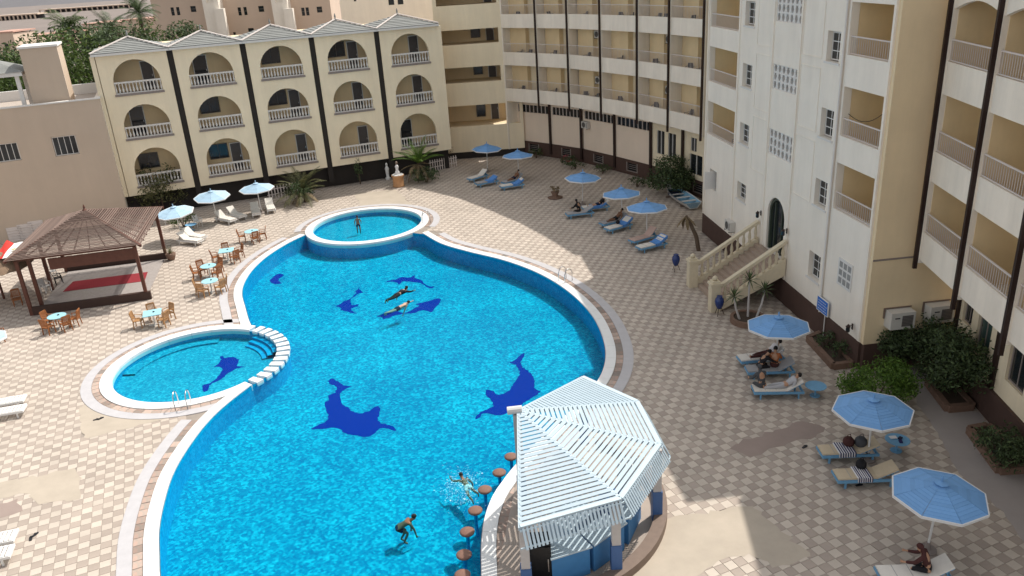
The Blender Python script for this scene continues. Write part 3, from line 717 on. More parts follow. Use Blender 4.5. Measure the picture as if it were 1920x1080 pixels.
bx = [L2(p) for p in FP]; back = [(p[0]+10, p[1]+7) for p in bx]
mb = MB(); inner = [(p[0]+1.62, p[1]+.95) for p in bx]; mb.prism([*inner, *back[::-1]], 0, 17.55); mb.build('core', 'cream', cw)
mb = MB(); mb.prism([(p[0]-.05, p[1]-.03) for p in bx]+back[::-1], 17.61, 17.85); mb.build('roof', 'roof_flat', cw)

lk = L2((13.95, 54.9)); lk2 = L2((14.6, 48.0))
mb = MB(); mb.prism([lk, (lk2[0], lk2[1]), (lk2[0]+9, lk2[1]), (lk[0]+9, lk[1]+3)], 0, 17.55); mb.build('sun_stop_block', 'cream', cw)  # unseen block added to stop sun slipping between the two wings
# ---------------------------------------------------------------- white entrance block
WO = (12.67, 49.5); WA = D(-84.5)
wb = thing('entrance_block', 'white stuccoed stair block with pierced grilles, arched door and corner balconies', 'building', WO, WA)
LW = 19.45; HT = 16.5
R4 = [(6.25, 8.28), (9.42, 11.46), (12.72, 14.75)]
holes = []
for z0, z1 in [(6.5, 8.5), (9.68, 11.7), (12.82, 14.95)]: holes.append((.22, 4.62, z0, z1))
for z0, z1 in R4: holes.append((16.2, 19.22, z0, z1))
winR = [(12.3, 13.55), (9.07, 10.33), (5.95, 7.18), (2.42, 3.7)]
winL = [(10.05, 11.27), (6.98, 8.1), (3.78, 4.78), (13.2, 14.42)]
for z0, z1 in winR: holes.append((14.45, 15.55, z0, z1))
for z0, z1 in winL: holes.append((5.4, 6.65, z0, z1))
holes.append((.95, 2.1, 3.25, 4.45))
gr = [(7.2, 8.47), (10.45, 11.64), (13.62, 14.85)]
for z0, z1 in gr: holes.append((9.2, 11.95, z0, z1))
DX0, DX1, DZ, DSP = 9.62, 11.62, 2.2, 4.15
holes.append((DX0, DX1, 1.3, DSP+1.0))
mb = MB(); mb.wall(0, LW, 1.25, HT, holes, 0, .35); mb.build('wall', 'white_stucco', wb)
# arched door surround: fills the square hole above the spring line
mb = MB(); cx = (DX0+DX1)/2; n = 16
for i in range(n):
    a0, a1 = pi-pi*i/n, pi-pi*(i+1)/n; xa, xb = cx+cos(a0), cx+cos(a1); za, zb = DSP+sin(a0), DSP+sin(a1)
    for y in (0.0, .30): mb.add([(xa,y,za),(xb,y,zb),(xb,y,DSP+1.0),(xa,y,DSP+1.0)], [(0,1,2,3)])
    mb.add([(xa,0,za),(xb,0,zb),(xb,.30,zb),(xa,.30,za)], [(0,1,2,3)])
mb.build('door_arch', 'white_stucco', wb)
mb = MB(); mb.box(DX0, DX1, .005, .34, 1.3, DZ-.02); mb.build('door_threshold', 'white_stucco', wb)
mb = MB()
for i in range(n):
    a0, a1 = pi-pi*i/n, pi-pi*(i+1)/n
    p = [(cx+r*cos(a), DSP+r*sin(a)) for r in (.985, .84) for a in (a0, a1)]
    for y in (.10,): mb.add([(p[0][0],y,p[0][1]),(p[1][0],y,p[1][1]),(p[3][0],y,p[3][1]),(p[2][0],y,p[2][1])], [(0,1,2,3)])
    mb.add([(p[2][0],.10,p[2][1]),(p[3][0],.10,p[3][1]),(p[3][0],.30,p[3][1]),(p[2][0],.30,p[2][1])], [(0,1,2,3)])
for s_ in (-1, 1): mb.box(cx+s_*.91-.075, cx+s_*.91+.075, .10, .3, DZ, DSP)
for s_ in (-.4, .4): mb.box(cx+s_-.04, cx+s_+.04, .14, .3, DZ, DSP+.7)
dd = mb.build('door', 'door_green', wb)
mb = MB(); mb.box(DX0+.05, DX1-.05, .24, .28, DZ, DSP+.98); mb.build('pane', 'glass_dark', dd)
for z0, z1 in winR: frame_window(wb, 14.5, 15.5, z0+.05, z1-.05, .20, 'white_trim', 'glass_dark', 1, 2)
for z0, z1 in winL: frame_window(wb, 5.45, 6.6, z0+.05, z1-.05, .20, 'white_trim', 'glass_dark', 1, 2)
frame_window(wb, 1.0, 2.05, 3.3, 4.4, .18, 'white_trim', 'glass_dark', 1, 0)
mb = MB(); mb.box(1.56, 1.62, -.55, .15, 3.3, 4.4); mb.build('open_shutter', 'white_trim', wb)
for z0, z1 in winR+winL:
    x0, x1 = (14.35, 15.65) if (z0, z1) in winR else (5.3, 6.75)
    mb = MB(); mb.box(x0, x1, -.05, .1, z0-.09, z0-.004); mb.build('sill', 'white_trim', wb)
# pierced block grilles: three rows of six diamond openings
for z0, z1 in gr:
    mb = MB(); nx, nz = 6, 3; w_, h_ = 2.75/nx, (z1-z0)/nz
    for i in range(nx):
        for j in range(nz):
            cx_, cz_ = 9.2+w_*(i+.5), z0+h_*(j+.5); ax, az = w_*.34, h_*.40
            O = [(cx_-w_/2, cz_-h_/2), (cx_+w_/2, cz_-h_/2), (cx_+w_/2, cz_+h_/2), (cx_-w_/2, cz_+h_/2)]
            I_ = [(cx_-ax*.55, cz_-az), (cx_+ax*.55, cz_-az), (cx_+ax, cz_), (cx_+ax*.55, cz_+az), (cx_-ax*.55, cz_+az), (cx_-ax, cz_)]
            v = [(p[0], .05, p[1]) for p in O]+[(p[0], .05, p[1]) for p in I_]+[(p[0], .22, p[1]) for p in I_]
            f = [(0,1,5,4),(1,6,5),(1,2,6),(2,7,6),(2,3,8,7),(3,9,8),(3,0,9),(0,4,9)]
            f += [(4+q, 4+(q+1) % 6, 10+(q+1) % 6, 10+q) for q in range(6)]
            mb.add(v, f)
    mb.build('pierced_grille', 'white_trim', wb)
mb = MB(); mb.box(9.0, 12.1, .36, .4, 6.5, 15.5); mb.build('void_shade_sheet', 'dark_recess', wb)  # dark sheet behind the grilles, painting in the unlit stairwell
# lattice window low on the right and raised plaster panels
mb = MB(); mb.box(17.2, 18.35, -.05, -.003, 3.1, 4.32); lw = mb.build('lattice_window', 'white_trim', wb)
mb = MB()
for i in range(3):
    for j in range(3): mb.box(17.32+i*.35, 17.58+i*.35, -.056, -.051, 3.22+j*.36, 3.48+j*.36)
mb.build('lattice_pane', 'curtain', lw)
for x0, x1 in ((7.15, 8.95), (12.2, 14.1)):
    for z0, z1 in ((5.9, 8.75), (9.15, 11.95), (12.35, 15.2)):
        mb = MB(); e = .035
        mb.box(x0, x1, -.03, -.002, z0, z0+e); mb.box(x0, x1, -.03, -.002, z1-e, z1); mb.box(x0, x0+e, -.03, -.002, z0+e, z1-e); mb.box(x1-e, x1, -.03, -.002, z0+e, z1-e)
        mb.build('plaster_panel', 'white_stucco', wb)
for x in (.0, 4.75, 9.02, 12.0, 15.85, LW-.14):
    mb = MB(); mb.box(x, x+.14, -.07, -.001, 1.3, HT); mb.build('pilaster_strip', 'white_stucco', wb)
for x in (16.02,): 
    mb = MB(); mb.tube([(x, -.09, 1.2), (x, -.09, HT)], .04, 6); mb.build('rain_pipe', 'white_trim', wb)
mb = MB(); mb.box(-.03, LW+.04, -.05, .33, 0, 1.249); mb.build('plinth', 'plinth', wb)
# balcony rooms inside
for z0, z1 in R4:
    railing(wb, 16.2, 19.22, z0, z0+.74, .12)
    mb = MB(); mb.box(16.2, 19.3, 1.9, 2.1, z0-.9, z1); mb.box(15.95, 16.2, .36, 1.89, z0-.9, z1); mb.box(19.2, 19.4, .36, 1.89, z0-.9, z1); mb.build('room_wall', 'ochre', wb)
    mb = MB(); mb.box(16.2, 19.2, .36, 1.89, z0-.95, z0-.75); mb.build('balcony_floor', 'cream', wb)
    mb = MB(); mb.box(16.2, 19.2, .36, 1.89, z1, z1+.2); mb.build('balcony_ceiling', 'cream', wb)
    door(wb, 17.9, 18.8, z0-.75, z0+1.4, 1.84)
for _, _, z0, z1 in holes[:3]:
    railing(wb, .22, 4.62, z0, z0+.74, .12)
    mb = MB(); mb.box(.2, 4.7, 1.9, 2.1, z0-.9, z1); mb.box(.0, .22, .36, 1.89, z0-.9, z1); mb.box(4.6, 4.8, .36, 1.89, z0-.9, z1); mb.build('room_wall', 'ochre', wb)
    mb = MB(); mb.box(.22, 4.6, .36, 1.89, z0-.95, z0-.75); mb.build('balcony_floor', 'cream', wb)
    mb = MB(); mb.box(.22, 4.6, .36, 1.89, z1, z1+.2); mb.build('balcony_ceiling', 'cream', wb)
    door(wb, 1.2, 2.2, z0-.75, z0+1.4, 1.84)
# body behind, south side wall and roof
mb = MB(); mb.box(.02, LW-.2, 2.15, 9, 0, HT-.05); mb.build('core', 'cream', wb)
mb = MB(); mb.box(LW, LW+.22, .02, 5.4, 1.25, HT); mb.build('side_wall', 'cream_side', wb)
mb = MB(); mb.box(LW-.001, LW+.26, .06, 5.4, 0, 1.249); mb.build('side_plinth', 'plinth', wb)
mb = MB(); mb.box(LW+.221, LW+.25, .03, 3.7, 4.98, 5.05); mb.build('string_course', 'ledge', wb)
mb = MB(); mb.box(-.1, LW+.3, -.08, 9, HT+.001, HT+.2); mb.build('roof', 'roof_flat', wb)
mb = MB(); mb.box(7.3, 12.2, .3, 5, HT+.201, HT+2.6); mb.build('stair_tower', 'white_stucco', wb)

# ---------------------------------------------------------------- right balcony wing
RO = (16.33, 29.62); RA = D(-96.5)
rw = thing('side_balcony_wing', 'cream wing with white balconies and brown pipes above the hedges on the right', 'building', RO, RA)
rb = [0, 3.72, 7.32, 11.0, 14.7]
rbands = [(5.10, 6.25), (8.30, 9.45), (11.58, 12.75)]
RD = 1.75
for k in range(4):
    x0, x1 = rb[k], rb[k+1]
    for j, (z0, z1) in enumerate(rbands):
        mb = MB(); mb.box(x0+.1, x1-.02, -.06+.0, .08, z0, z1); mb.build('parapet', 'white_band', rw)
        mb = MB(); mb.box(x0+.1, x1-.02, .085, RD, z0+.22, z0+.42); mb.build('balcony_floor', 'white_band', rw)
        railing(rw, x0+.12, x1-.06, z1, z1+.78, .01)
        f = z0+.42; c = (rbands[j+1][0]+.22) if j < 2 else 14.9
        mb = MB(); mb.wall(x0+.08, x1, f, c, [(x0+2.0, x0+3.2, f, f+2.1)], RD, .2); mb.build('room_wall', 'ochre', rw)
        door(rw, x0+2.0, x0+3.2, f, f+2.1, RD+.06, 'glass_teal')
    # shallow arch over the top balcony
    mb = MB(); n = 12
    for i in range(n):
        xa, xb = x0+.1+(x1-x0-.12)*i/n, x0+.1+(x1-x0-.12)*(i+1)/n
        za, zb = 14.55+.35*sin(pi*i/n), 14.55+.35*sin(pi*(i+1)/n)
        for y in (-.06, .12): mb.add([(xa,y,za),(xb,y,zb),(xb,y,HT-.02),(xa,y,HT-.02)], [(0,1,2,3)])
        mb.add([(xa,-.06,za),(xb,-.06,zb),(xb,.12,zb),(xa,.12,za)], [(0,1,2,3)])
    mb.build('top_arch', 'white_band', rw)
    mb = MB(); mb.box(x0-.04, x0+.098, -.10, RD, 4.95, HT-.02); mb.build('fin_wall', 'white_band', rw)
    mb = MB(); mb.box(x0+.1, x0+.125, .09, RD-.002, 5.0, HT-.03); mb.build('side_lining', 'ochre', rw)
    mb = MB(); mb.box(x0-.06, x0+.07, -.25, -.105, 4.7 if k == 0 else 4.55, HT-.02); mb.build('drain_pipe', 'brown_metal', rw)
    # ground storey
    hl = [(x0+.45, x0+1.25, 2.6, 4.5), (x0+1.75, x0+2.85, 2.0, 4.5)] if k == 0 else [(x0+.55, x0+1.85, 2.0, 4.5), (x0+2.3, x0+3.2, 2.0, 4.5)]
    mb = MB(); mb.wall(x0, x1, 1.2, 5.3, hl, RD, .25); mb.build('ground_wall', 'cream', rw)
    for q, h_ in enumerate(hl): frame_window(rw, h_[0]+.02, h_[1]-.02, h_[2], h_[3], RD+.1, 'ledge', 'glass_teal' if q else 'glass_dark', 1, 0, .07)
    for q, h_ in enumerate(hl):
        mb = MB(); mb.box(h_[0]+.1, (h_[0]+h_[1])/2-.1, RD+.17, RD+.19, h_[2]+.05, h_[3]-.05); mb.build('curtain', 'curtain', rw)
    mb = MB(); mb.box(x1-.30, x1-.02, RD-.1, RD-.003, 1.2, 5.3); mb.build('dark_pilaster', 'brown_metal', rw)
    mb = MB(); mb.box(x0, x1, RD-.12, RD+.2, 0, 1.199); mb.build('plinth', 'plinth', rw)
mb = MB(); mb.box(.02, .22, RD-.1, RD-.003, .9, 5.05); mb.build('dark_pilaster', 'brown_metal', rw)
mb = MB(); mb.box(.05, 14.7, RD+.26, 8, 0, HT-.1); mb.build('core', 'cream', rw)
mb = MB(); mb.box(-.05, 14.8, -.12, 8, HT-.01, HT+.2); mb.build('roof', 'roof_flat', rw)

# ---------------------------------------------------------------- plain building on the left
LO = (-29.42, 60.55); LA = D(21.6); ZS = lambda z: 17-(17-z)*.9444
lb = thing('plain_building', 'plain beige two-storey building with dark sliding windows and a roof terrace at left', 'building', LO, LA)
lwin = [(-5.25, -3.25, 4.9, 6.0), (-8.9, -7.2, 4.9, 6.0)]
def Lpt(x, y):   # photo pixel on the front wall -> (u, z)
    r = ray(x, y); n_ = np.array([-sin(LA), cos(LA), 0]); o_ = np.array([LO[0], LO[1], 0]); c_ = np.array([0, 0, CAMH])
    t = ((o_-c_)@n_)/(r@n_); q = c_+r*t; return (q-o_)@np.array([cos(LA), sin(LA), 0]), q[2]
lwin = []
for (ax, ay, bx_, by_) in ((95, 258, 150, 288), (-14, 272, 41, 300)):
    u0, z1 = Lpt(ax, ay); u1, z0 = Lpt(bx_, by_); lwin.append((u0, u1, z0, z1))
mb = MB(); mb.wall(-18, 0, .0, ZS(9.1), lwin, 0, .35); mb.build('wall', 'pink_wall', lb)
for h_ in lwin: frame_window(lb, h_[0]+.02, h_[1]-.02, h_[2]+.02, h_[3]-.02, .12, 'white_trim', 'glass_dark', 3, 0, .05)
mb = MB(); mb.box(-.3, -.001, .355, 12, 0, ZS(9.1)); mb.build('end_wall', 'white_stucco', lb)
mb = MB(); mb.box(-18, -.305, .36, 12, ZS(8.1), ZS(8.3)); mb.build('roof_terrace', 'roof_flat', lb)
mb = MB(); mb.box(-18.1, .06, -.06, .34, ZS(9.101), ZS(9.2)); mb.box(-.34, .06, .345, 12, ZS(9.101), ZS(9.2)); mb.box(-18, -.4, 11.7, 12, ZS(8.3), ZS(9.15)); mb.build('parapet_cap', 'white_trim', lb)
u0, _ = Lpt(62, 200); u1, _ = Lpt(131, 190)
mb = MB(); mb.box(u0, u1, .6, 4.0, ZS(8.31), ZS(13.2)); tb = mb.build('roof_tower', 'pink_wall', lb)
mb = MB(); mb.box(u0-.08, u1+.08, .52, 4.08, ZS(13.201), ZS(13.35)); mb.build('tower_cap', 'white_trim', tb)
# open roof shelter with grey hipped roof
mb = MB(); mb.box(u0-4.7, u0-.2, .4, 4.6, ZS(11.31), ZS(11.6)); sh = mb.build('shelter_beam', 'white_trim', lb)
for x, y in ((u0-.6, .8), (u0-4.2, .8), (u0-.6, 4.2), (u0-4.2, 4.2)):
    mb = MB(); mb.box(x-.13, x+.13, y-.13, y+.13, ZS(8.3), ZS(11.3)); mb.build('shelter_post', 'white_trim', sh)
mb = MB(); a_ = [(u0-4.8, .3, ZS(11.61)), (u0-.1, .3, ZS(11.61)), (u0-.1, 4.7, ZS(11.61)), (u0-4.8, 4.7, ZS(11.61)), (u0-2.45, 2.5, ZS(12.7))]; mb.add(a_, [(0,1,4),(1,2,4),(2,3,4),(3,0,4)]); mb.build('shelter_roof', 'roof_grey', sh)
for x0, w_ in ((u1+.5, 1.2), (u0-2.6, 1.6)):
    mb = MB(); mb.box(x0, x0+w_, 1.0, 2.4, ZS(8.31), ZS(8.9)); mb.build('roof_box', 'white_trim', lb)
for i in range(3):
    u, z = Lpt(18+i*20, 452-i*6)
    mb = MB(); mb.box(u, u+1.0, -.05, -.003, z-.15, z+1.0)
    for q in range(5): mb.box(u+.05, u+.95, -.09, -.051, z-.05+q*.2, z+.03+q*.2)
    mb.build('vent_louvre', 'rail_grey', lb)
# ================================================================== entrance stairs
stp = thing('entrance_stairs', 'cream stone stairs with stout balusters climbing to the arched door', 'stairs', (0,0,0), 0)
stp.location = (WO[0], WO[1], 0); stp.rotation_euler = (0, 0, WA)
SX0, SX1 = 8.75, 12.15; RUN = 3.35; TOP = 2.2; NS = 12
for k in range(NS):
    y1 = -.06-RUN+RUN*k/NS; z = TOP*(k+1)/NS
    mb = MB(); mb.box(SX0+.18, SX1-.18, y1, y1+RUN/NS+.02, max(z-.36, 0), z); mb.build('step', 'stair_tread', stp)
bl = MB(); bl.lathe([(.07,0),(.085,.08),(.055,.14),(.095,.30),(.085,.42),(.05,.58),(.045,.66),(.08,.74),(.08,.80)], 8); bl_me = bl.mesh('baluster', 'baluster_cream', True)
for x in (SX0, SX1):
    def zs(y): return TOP*(y+RUN+.06)/RUN
    mb = MB(); ya, yb = -.06-RUN, -.09
    P = [(ya, -.02+.02), (yb, TOP-.62), (yb, TOP+.30), (ya, .42)]
    v = [(x-.13, y, z) for y, z in P]+[(x+.13, y, z) for y, z in P]
    mb.add(v, [(0,1,2,3),(7,6,5,4),(0,4,5,1),(1,5,6,2),(2,6,7,3),(3,7,4,0)]); mb.build('stringer', 'baluster_cream', stp)
    mb = MB(); mb.bar((x, ya-.05, 1.27), (x, yb, TOP+1.17), .26, .16); mb.build('handrail', 'baluster_cream', stp)
    for k in range(10):
        y = ya+.28+(yb-ya-.4)*k/9; z = zs(y)
        obj('baluster', bl_me, stp, (x, y, .40+(TOP-.1)*(y-ya)/(yb-ya)))
    mb = MB(); mb.box(x-.24, x+.24, ya-.50, ya-.02, 0, 1.45); pst = mb.build('newel_post', 'baluster_cream', stp)
    mb = MB(); mb.box(x-.29, x+.29, ya-.55, ya+.03, 1.451, 1.56); mb.box(x-.2, x+.2, ya-.46, ya-.06, 1.561, 1.66); mb.build('cap', 'baluster_cream', pst)
    mb = MB(); mb.lathe([(.06,0),(.13,.07),(.14,.13),(.10,.2),(.03,.25)], 10, (x, ya-.26, 1.661)); mb.build('finial', 'baluster_cream', pst, True)

# ================================================================== parasols
def make_umbrella(name, col):
    root = thing(name, '', 'umbrella')
    R, zr, za = 1.32, 2.02, 2.46; n = 8
    # one canopy panel of lapped slats, turned eight times
    mb = MB(); ns = 11; a = pi/n*.985
    for k in range(ns):
        t0, t1 = k/ns, (k+1)/ns+.03
        r0, r1 = R*(1-t0), R*(1-min(t1, .985)); z0, z1 = zr+(za-zr)*t0+.014, zr+(za-zr)*t1
        A = [(r0*cos(-a), r0*sin(-a), z0), (r0*cos(a), r0*sin(a), z0), (r1*cos(a), r1*sin(a), z1), (r1*cos(-a), r1*sin(-a), z1)]
        B = [(x, y, z-.02) for x, y, z in A]
        mb.add(A+B, [(0,1,2,3),(7,6,5,4),(4,5,1,0),(5,6,2,1),(7,4,0,3)])
    pm_ = mb.mesh('canopy_panel', col)
    for k in range(n): obj('canopy_panel', pm_, root, (0,0,0), 2*pi*k/n)
    mb = MB(); c = [(R*1.0*cos(2*pi*(k+.5)/n), R*1.0*sin(2*pi*(k+.5)/n)) for k in range(n)]
    for k in range(n):
        p, q = c[k], c[(k+1) % n]; mb.bar((*p, zr-.015), (*q, zr-.015), .035, .075)
    mb.build('rim', 'umbrella_rim', root)
    mb = MB(); mb.lathe([(.20,-.03),(.21,.0),(.12,.03),(.03,.05),(.035,.18),(.015,.24)], 8, (0,0,za)); mb.build('finial', col, root)
    mb = MB(); mb.tube([(0,0,.0),(0,0,za-.05)], .035, 8); mb.build('pole', 'pole_white', root)
    mb = MB()
    for k in range(n): mb.bar((0, 0, zr+.12), (R*.93*cos(2*pi*(k+.5)/n), R*.93*sin(2*pi*(k+.5)/n), zr-.02), .03, .03)
    mb.build('ribs', 'pole_white', root)
    mb = MB(); mb.lathe([(.26,0),(.26,.07),(.08,.10),(.06,.30)], 12); mb.build('base', 'ledge', root)
    return root
ub = make_umbrella('parasol', 'umbrella_blue'); up_ = make_umbrella('parasol', 'umbrella_sunlit')
ub_k, up_k = list(ub.children), list(up_.children)
UMB = [ # base pixel, pale?, label, tilt
 ((343,447), 1, 'pale blue slatted parasol nearest the wooden gazebo'),
 ((408,415), 1, 'pale blue slatted parasol between the other two pale ones on the left'),
 ((491,400), 1, 'pale blue slatted parasol nearest the leaning palm'),
 ((914,322), 0, 'blue slatted parasol farthest from the pool in the inner corner'),
 ((973,337), 0, 'blue slatted parasol beside the one in the inner corner'),
 ((1092,384), 0, 'blue slatted parasol over the person in black on the shaded deck'),
 ((1167,418), 0, 'blue slatted parasol in the middle of the shaded group of three'),
 ((1213,447), 0, 'blue slatted parasol nearest the entrance stairs on their far side'),
 ((1455,692), 0, 'blue slatted parasol above the crowded loungers by the round planter'),
 ((1627,862), 0, 'blue slatted parasol above two loungers with striped towels'),
 ((1738,1032), 0, 'blue slatted parasol nearest the camera at lower right'),
 ((-22,712), 1, 'pale blue slatted parasol cut off by the left edge'),
]
done = {0: 0, 1: 0}
for i, (p, pale, lab) in enumerate(UMB):
    root, kids = ((ub, ub_k), (up_, up_k))[pale]
    o = root if not done[pale] else copy_tree(root, None, kids); done[pale] = 1
    q = G(*p); o.location = (q[0], q[1], 0); tx, ty = random.uniform(-.05, .05), random.uniform(-.04, .04)
    if i < 2: tx, ty = .10, -.05
    o.rotation_euler = (tx, ty, random.uniform(0, .78)); tag(o, lab, 'umbrella', 'slatted parasols round the pool')

# ================================================================== loungers
def make_lounger(frame, cush, back=35, cushion=True, wheel=False):
    root = thing('sun_lounger', '', 'lounger')
    W_, L_, hz_, hb = .62, 1.30, .32, .72
    mb = MB()
    for s_ in (-1, 1): mb.box(-.02, L_+.66, s_*W_/2-.025, s_*W_/2+.025, hz_-.09, hz_)
    mb.box(-.02, .03, -W_/2+.025, W_/2-.025, hz_-.085, hz_-.005); mb.box(L_+.6, L_+.65, -W_/2+.025, W_/2-.025, hz_-.085, hz_-.005); mb.box(L_-.04, L_, -W_/2+.025, W_/2-.025, hz_-.085, hz_-.02)
    mb.build('frame', frame, root)
    lm = MB(); lm.box(-.03, .03, -.03, .03, 0, hz_-.09); lme = lm.mesh('leg', frame)
    for x in (.25, L_+.45):
        for s_ in (-1, 1): obj('leg', lme, root, (x, s_*(W_/2-.02), 0))
    mb = MB()
    for k in range(9): mb.box(.02+k*(L_-.04)/9, .02+k*(L_-.04)/9+.105, -W_/2+.005, W_/2-.005, hz_+.001, hz_+.022)
    mb.build('seat_slats', frame if not cushion else frame, root)
    ca, sa = cos(radians(back)), sin(radians(back))
    mb = MB()
    for k in range(5):
        d0, d1 = .02+k*hb/5, .02+k*hb/5+.11
        mb.bar((L_+d0*ca, 0, hz_+.012+d0*sa), (L_+d1*ca, 0, hz_+.012+d1*sa), W_-.01, .022)
    b_ = mb.build('backrest', frame, root)
    mb = MB(); mb.bar((L_+.5*ca, 0, hz_+.5*sa-.02), (L_+.55, 0, hz_-.02), .45, .03); mb.build('prop', frame, b_)
    if cushion:
        mb = MB(); T = .055
        pr = [(0.0, 0), (L_*.33, 0), (L_*.66, 0), (L_, 0), (L_+hb*.5*ca, hb*.5*sa), (L_+hb*1.02*ca, hb*1.02*sa)]
        top = []
        for i, (x, z) in enumerate(pr):
            nx, nz = (-sa, ca) if i >= 4 else ((0, 1) if i < 3 else (-sa*.45, .95)); top.append((x+nx*T, z+nz*T))
        w2 = W_/2-.01; V = []
        for (x, z), (x2, z2) in zip(pr, top): V += [(x, -w2, hz_+.026+z), (x, w2, hz_+.026+z), (x2, w2-.015, hz_+.026+z2), (x2, -w2+.015, hz_+.026+z2)]
        F_ = [(0,1,2,3), (23,22,21,20)]
        for i in range(5):
            for j in range(4): F_.append((4*i+j, 4*i+4+j, 4*i+4+(j+1) % 4, 4*i+(j+1) % 4))
        mb.add(V, F_); cu = mb.build('cushion', cush, root)
        mb = MB()
        for i, (x, z) in enumerate(top[1:3]): mb.box(x-.008, x+.008, -w2+.02, w2-.02, hz_+.028+z, hz_+.033+z)
        mb.build('seam', 'cushion_grey', cu)
    return root
lt = {}
for key, a in dict(wc=('white_wood', 'cushion', 38), bc=('blue_wood', 'cushion', 32), bt=('blue_wood', 'cushion_tan', 24), bg=('blue_wood', 'cushion_grey', 30), bp=('blue_wood', 'cushion_pink', 40), ws=('white_wood', None, 12)).items():
    r_ = make_lounger(a[0], a[1], a[2], a[1] is not None); lt[key] = [r_, list(r_.children), {c: list(c.children) for c in r_.children}, False]
LOUNGERS = [ # kind, foot px, head px, label
 ('wc', (376,452), (312,445), 'white cushioned lounger in front of the parasol nearest the gazebo'),
 ('wc', (382,445), (328,436), 'white cushioned lounger behind the parasol pole nearest the gazebo'),
 ('wc', (438,413), (394,404), 'white cushioned lounger in front of the middle pale parasol'),
 ('wc', (456,406), (414,394), 'white cushioned lounger behind the middle pale parasol'),
 ('wc', (481,402), (474,378), 'white cushioned lounger left of the pole by the leaning palm'),
 ('wc', (509,394), (500,372), 'white cushioned lounger right of the pole by the leaning palm'),
 ('bc', (880,336), (916,325), 'pale lounger behind the corner parasol pole'),
 ('bg', (893,345), (938,336), 'lounger with blue towel in front of the corner parasol pole'),
 ('bg', (944,343), (982,332), 'lounger with a reclining person behind the second corner parasol'),
 ('bc', (938,350), (988,343), 'lounger with blue towel in front of the second corner parasol'),
 ('bg', (1062,402), (1112,396), 'lounger under the person in black'),
 ('bc', (1092,390), (1130,386), 'lounger just behind the person in black'),
 ('bg', (1128,420), (1178,408), 'rear lounger under the middle shaded parasol'),
 ('bc', (1138,430), (1192,415), 'front lounger with blue towel under the middle shaded parasol'),
 ('bp', (1184,452), (1236,437), 'pinkish lounger behind the pole by the stairs'),
 ('bc', (1197,465), (1251,452), 'lounger with blue cushion in front of the pole by the stairs'),
 ('bc', (1386,674), (1480,664), 'farthest of the three crowded loungers by the round planter'),
 ('bg', (1400,694), (1490,690), 'middle of the three crowded loungers by the round planter'),
 ('bc', (1412,730), (1520,728), 'nearest of the three crowded loungers by the round planter'),
 ('bt', (1537,847), (1655,842), 'tan lounger with striped towel behind the parasol pole'),
 ('bt', (1566,893), (1686,888), 'tan lounger with striped towel in front of the parasol pole'),
 ('bc', (1648,1078), (1800,1074), 'lounger carrying the person in dark brown at the bottom edge'),
 ('ws', (46,746), (-48,762), 'white slatted lounger at the left edge, the farther of its pair'),
 ('ws', (46,764), (-48,780), 'white slatted lounger at the left edge, the nearer of its pair'),
 ('ws', (29,1003), (-78,1025), 'white slatted lounger in the lower left corner, the farther of its pair'),
 ('ws', (22,1032), (-85,1056), 'white slatted lounger in the lower left corner, the nearer of its pair'),
]
LG = {}
for kind, f, h_, lab in LOUNGERS:
    rec = lt[kind]
    if rec[3]:
        o = rec[0].copy(); COL.objects.link(o)
        for c in rec[1]:
            cc = c.copy(); COL.objects.link(cc); cc.parent = o
            for g_ in rec[2][c]:
                gg = g_.copy(); COL.objects.link(gg); gg.parent = cc
    else: o = rec[0]; rec[3] = True
    a, b = G(*f, .3), G(*h_, .3); an = atan2(b[1]-a[1], b[0]-a[0]); o.location = (a[0], a[1], 0); o.rotation_euler = (0, 0, an)
    tag(o, lab, 'lounger', 'sun loungers'); LG[lab] = (a, an)
def on_lounger(i, x, y=0.0, z=0.0):
    lab = LOUNGERS[i][3]; a, an = LG[lab]; return (a[0]+x*cos(an)-y*sin(an), a[1]+x*sin(an)+y*cos(an), z), an
# towels
def towel(i, x0, x1, mats, label, stripes=False, back=None):
    p, an = on_lounger(i, 0, 0, 0); mb = MB(); n = 14; nz = [random.uniform(0, .02) for _ in range(n+2)]
    for k in range(n):
        xa, xb = x0+(x1-x0)*k/n, x0+(x1-x0)*(k+1)/n
        def zz(x):
            z = .415 if back != 'slat' else .36
            return z+max(0, x-1.30)*math.tan(radians(30))
        w0 = .335+nz[k]
        m_ = (k % 2) if stripes else 0
        A = [(xa, -w0, zz(xa)+nz[k]), (xb, -w0, zz(xb)+nz[k+1]), (xb, w0, zz(xb)+nz[k+1]), (xa, w0, zz(xa)+nz[k])]
        mb.add(A+[(x, y, z-.012) for x, y, z in A], [(0,1,2,3),(7,6,5,4),(0,4,5,1),(2,6,7,3)], m_)
        if True: mb.add([(xa,-w0,zz(xa)+nz[k]-.012),(xb,-w0,zz(xb)+nz[k+1]-.012),(xb,-w0-.02,zz(xb)-.16),(xa,-w0-.02,zz(xa)-.14)], [(0,1,2,3)], m_)
    o = mb.build('towel', mats, None, False, p, an); return tag(o, label, 'towel', 'towels on loungers')
towel(19, .55, 1.15, ['towel_white', 'towel_dark'], 'blue and white striped towel on the rear tan lounger', True)
towel(20, .62, 1.12, ['towel_white', 'towel_dark'], 'blue and white striped towel on the front tan lounger', True)
towel(7, .9, 1.8, ['towel_blue'], 'blue towel on the lounger in the inner corner')
towel(9, 1.0, 1.9, ['towel_blue'], 'blue towel on the lounger beside the second corner parasol')
towel(11, .6, 1.7, ['towel_blue'], 'blue towel on the lounger behind the person in black')
towel(13, 1.05, 1.95, ['towel_blue'], 'blue towel draped over the backrest under the middle shaded parasol')
towel(15, 1.05, 1.95, ['towel_blue'], 'blue towel draped over the backrest by the stairs')
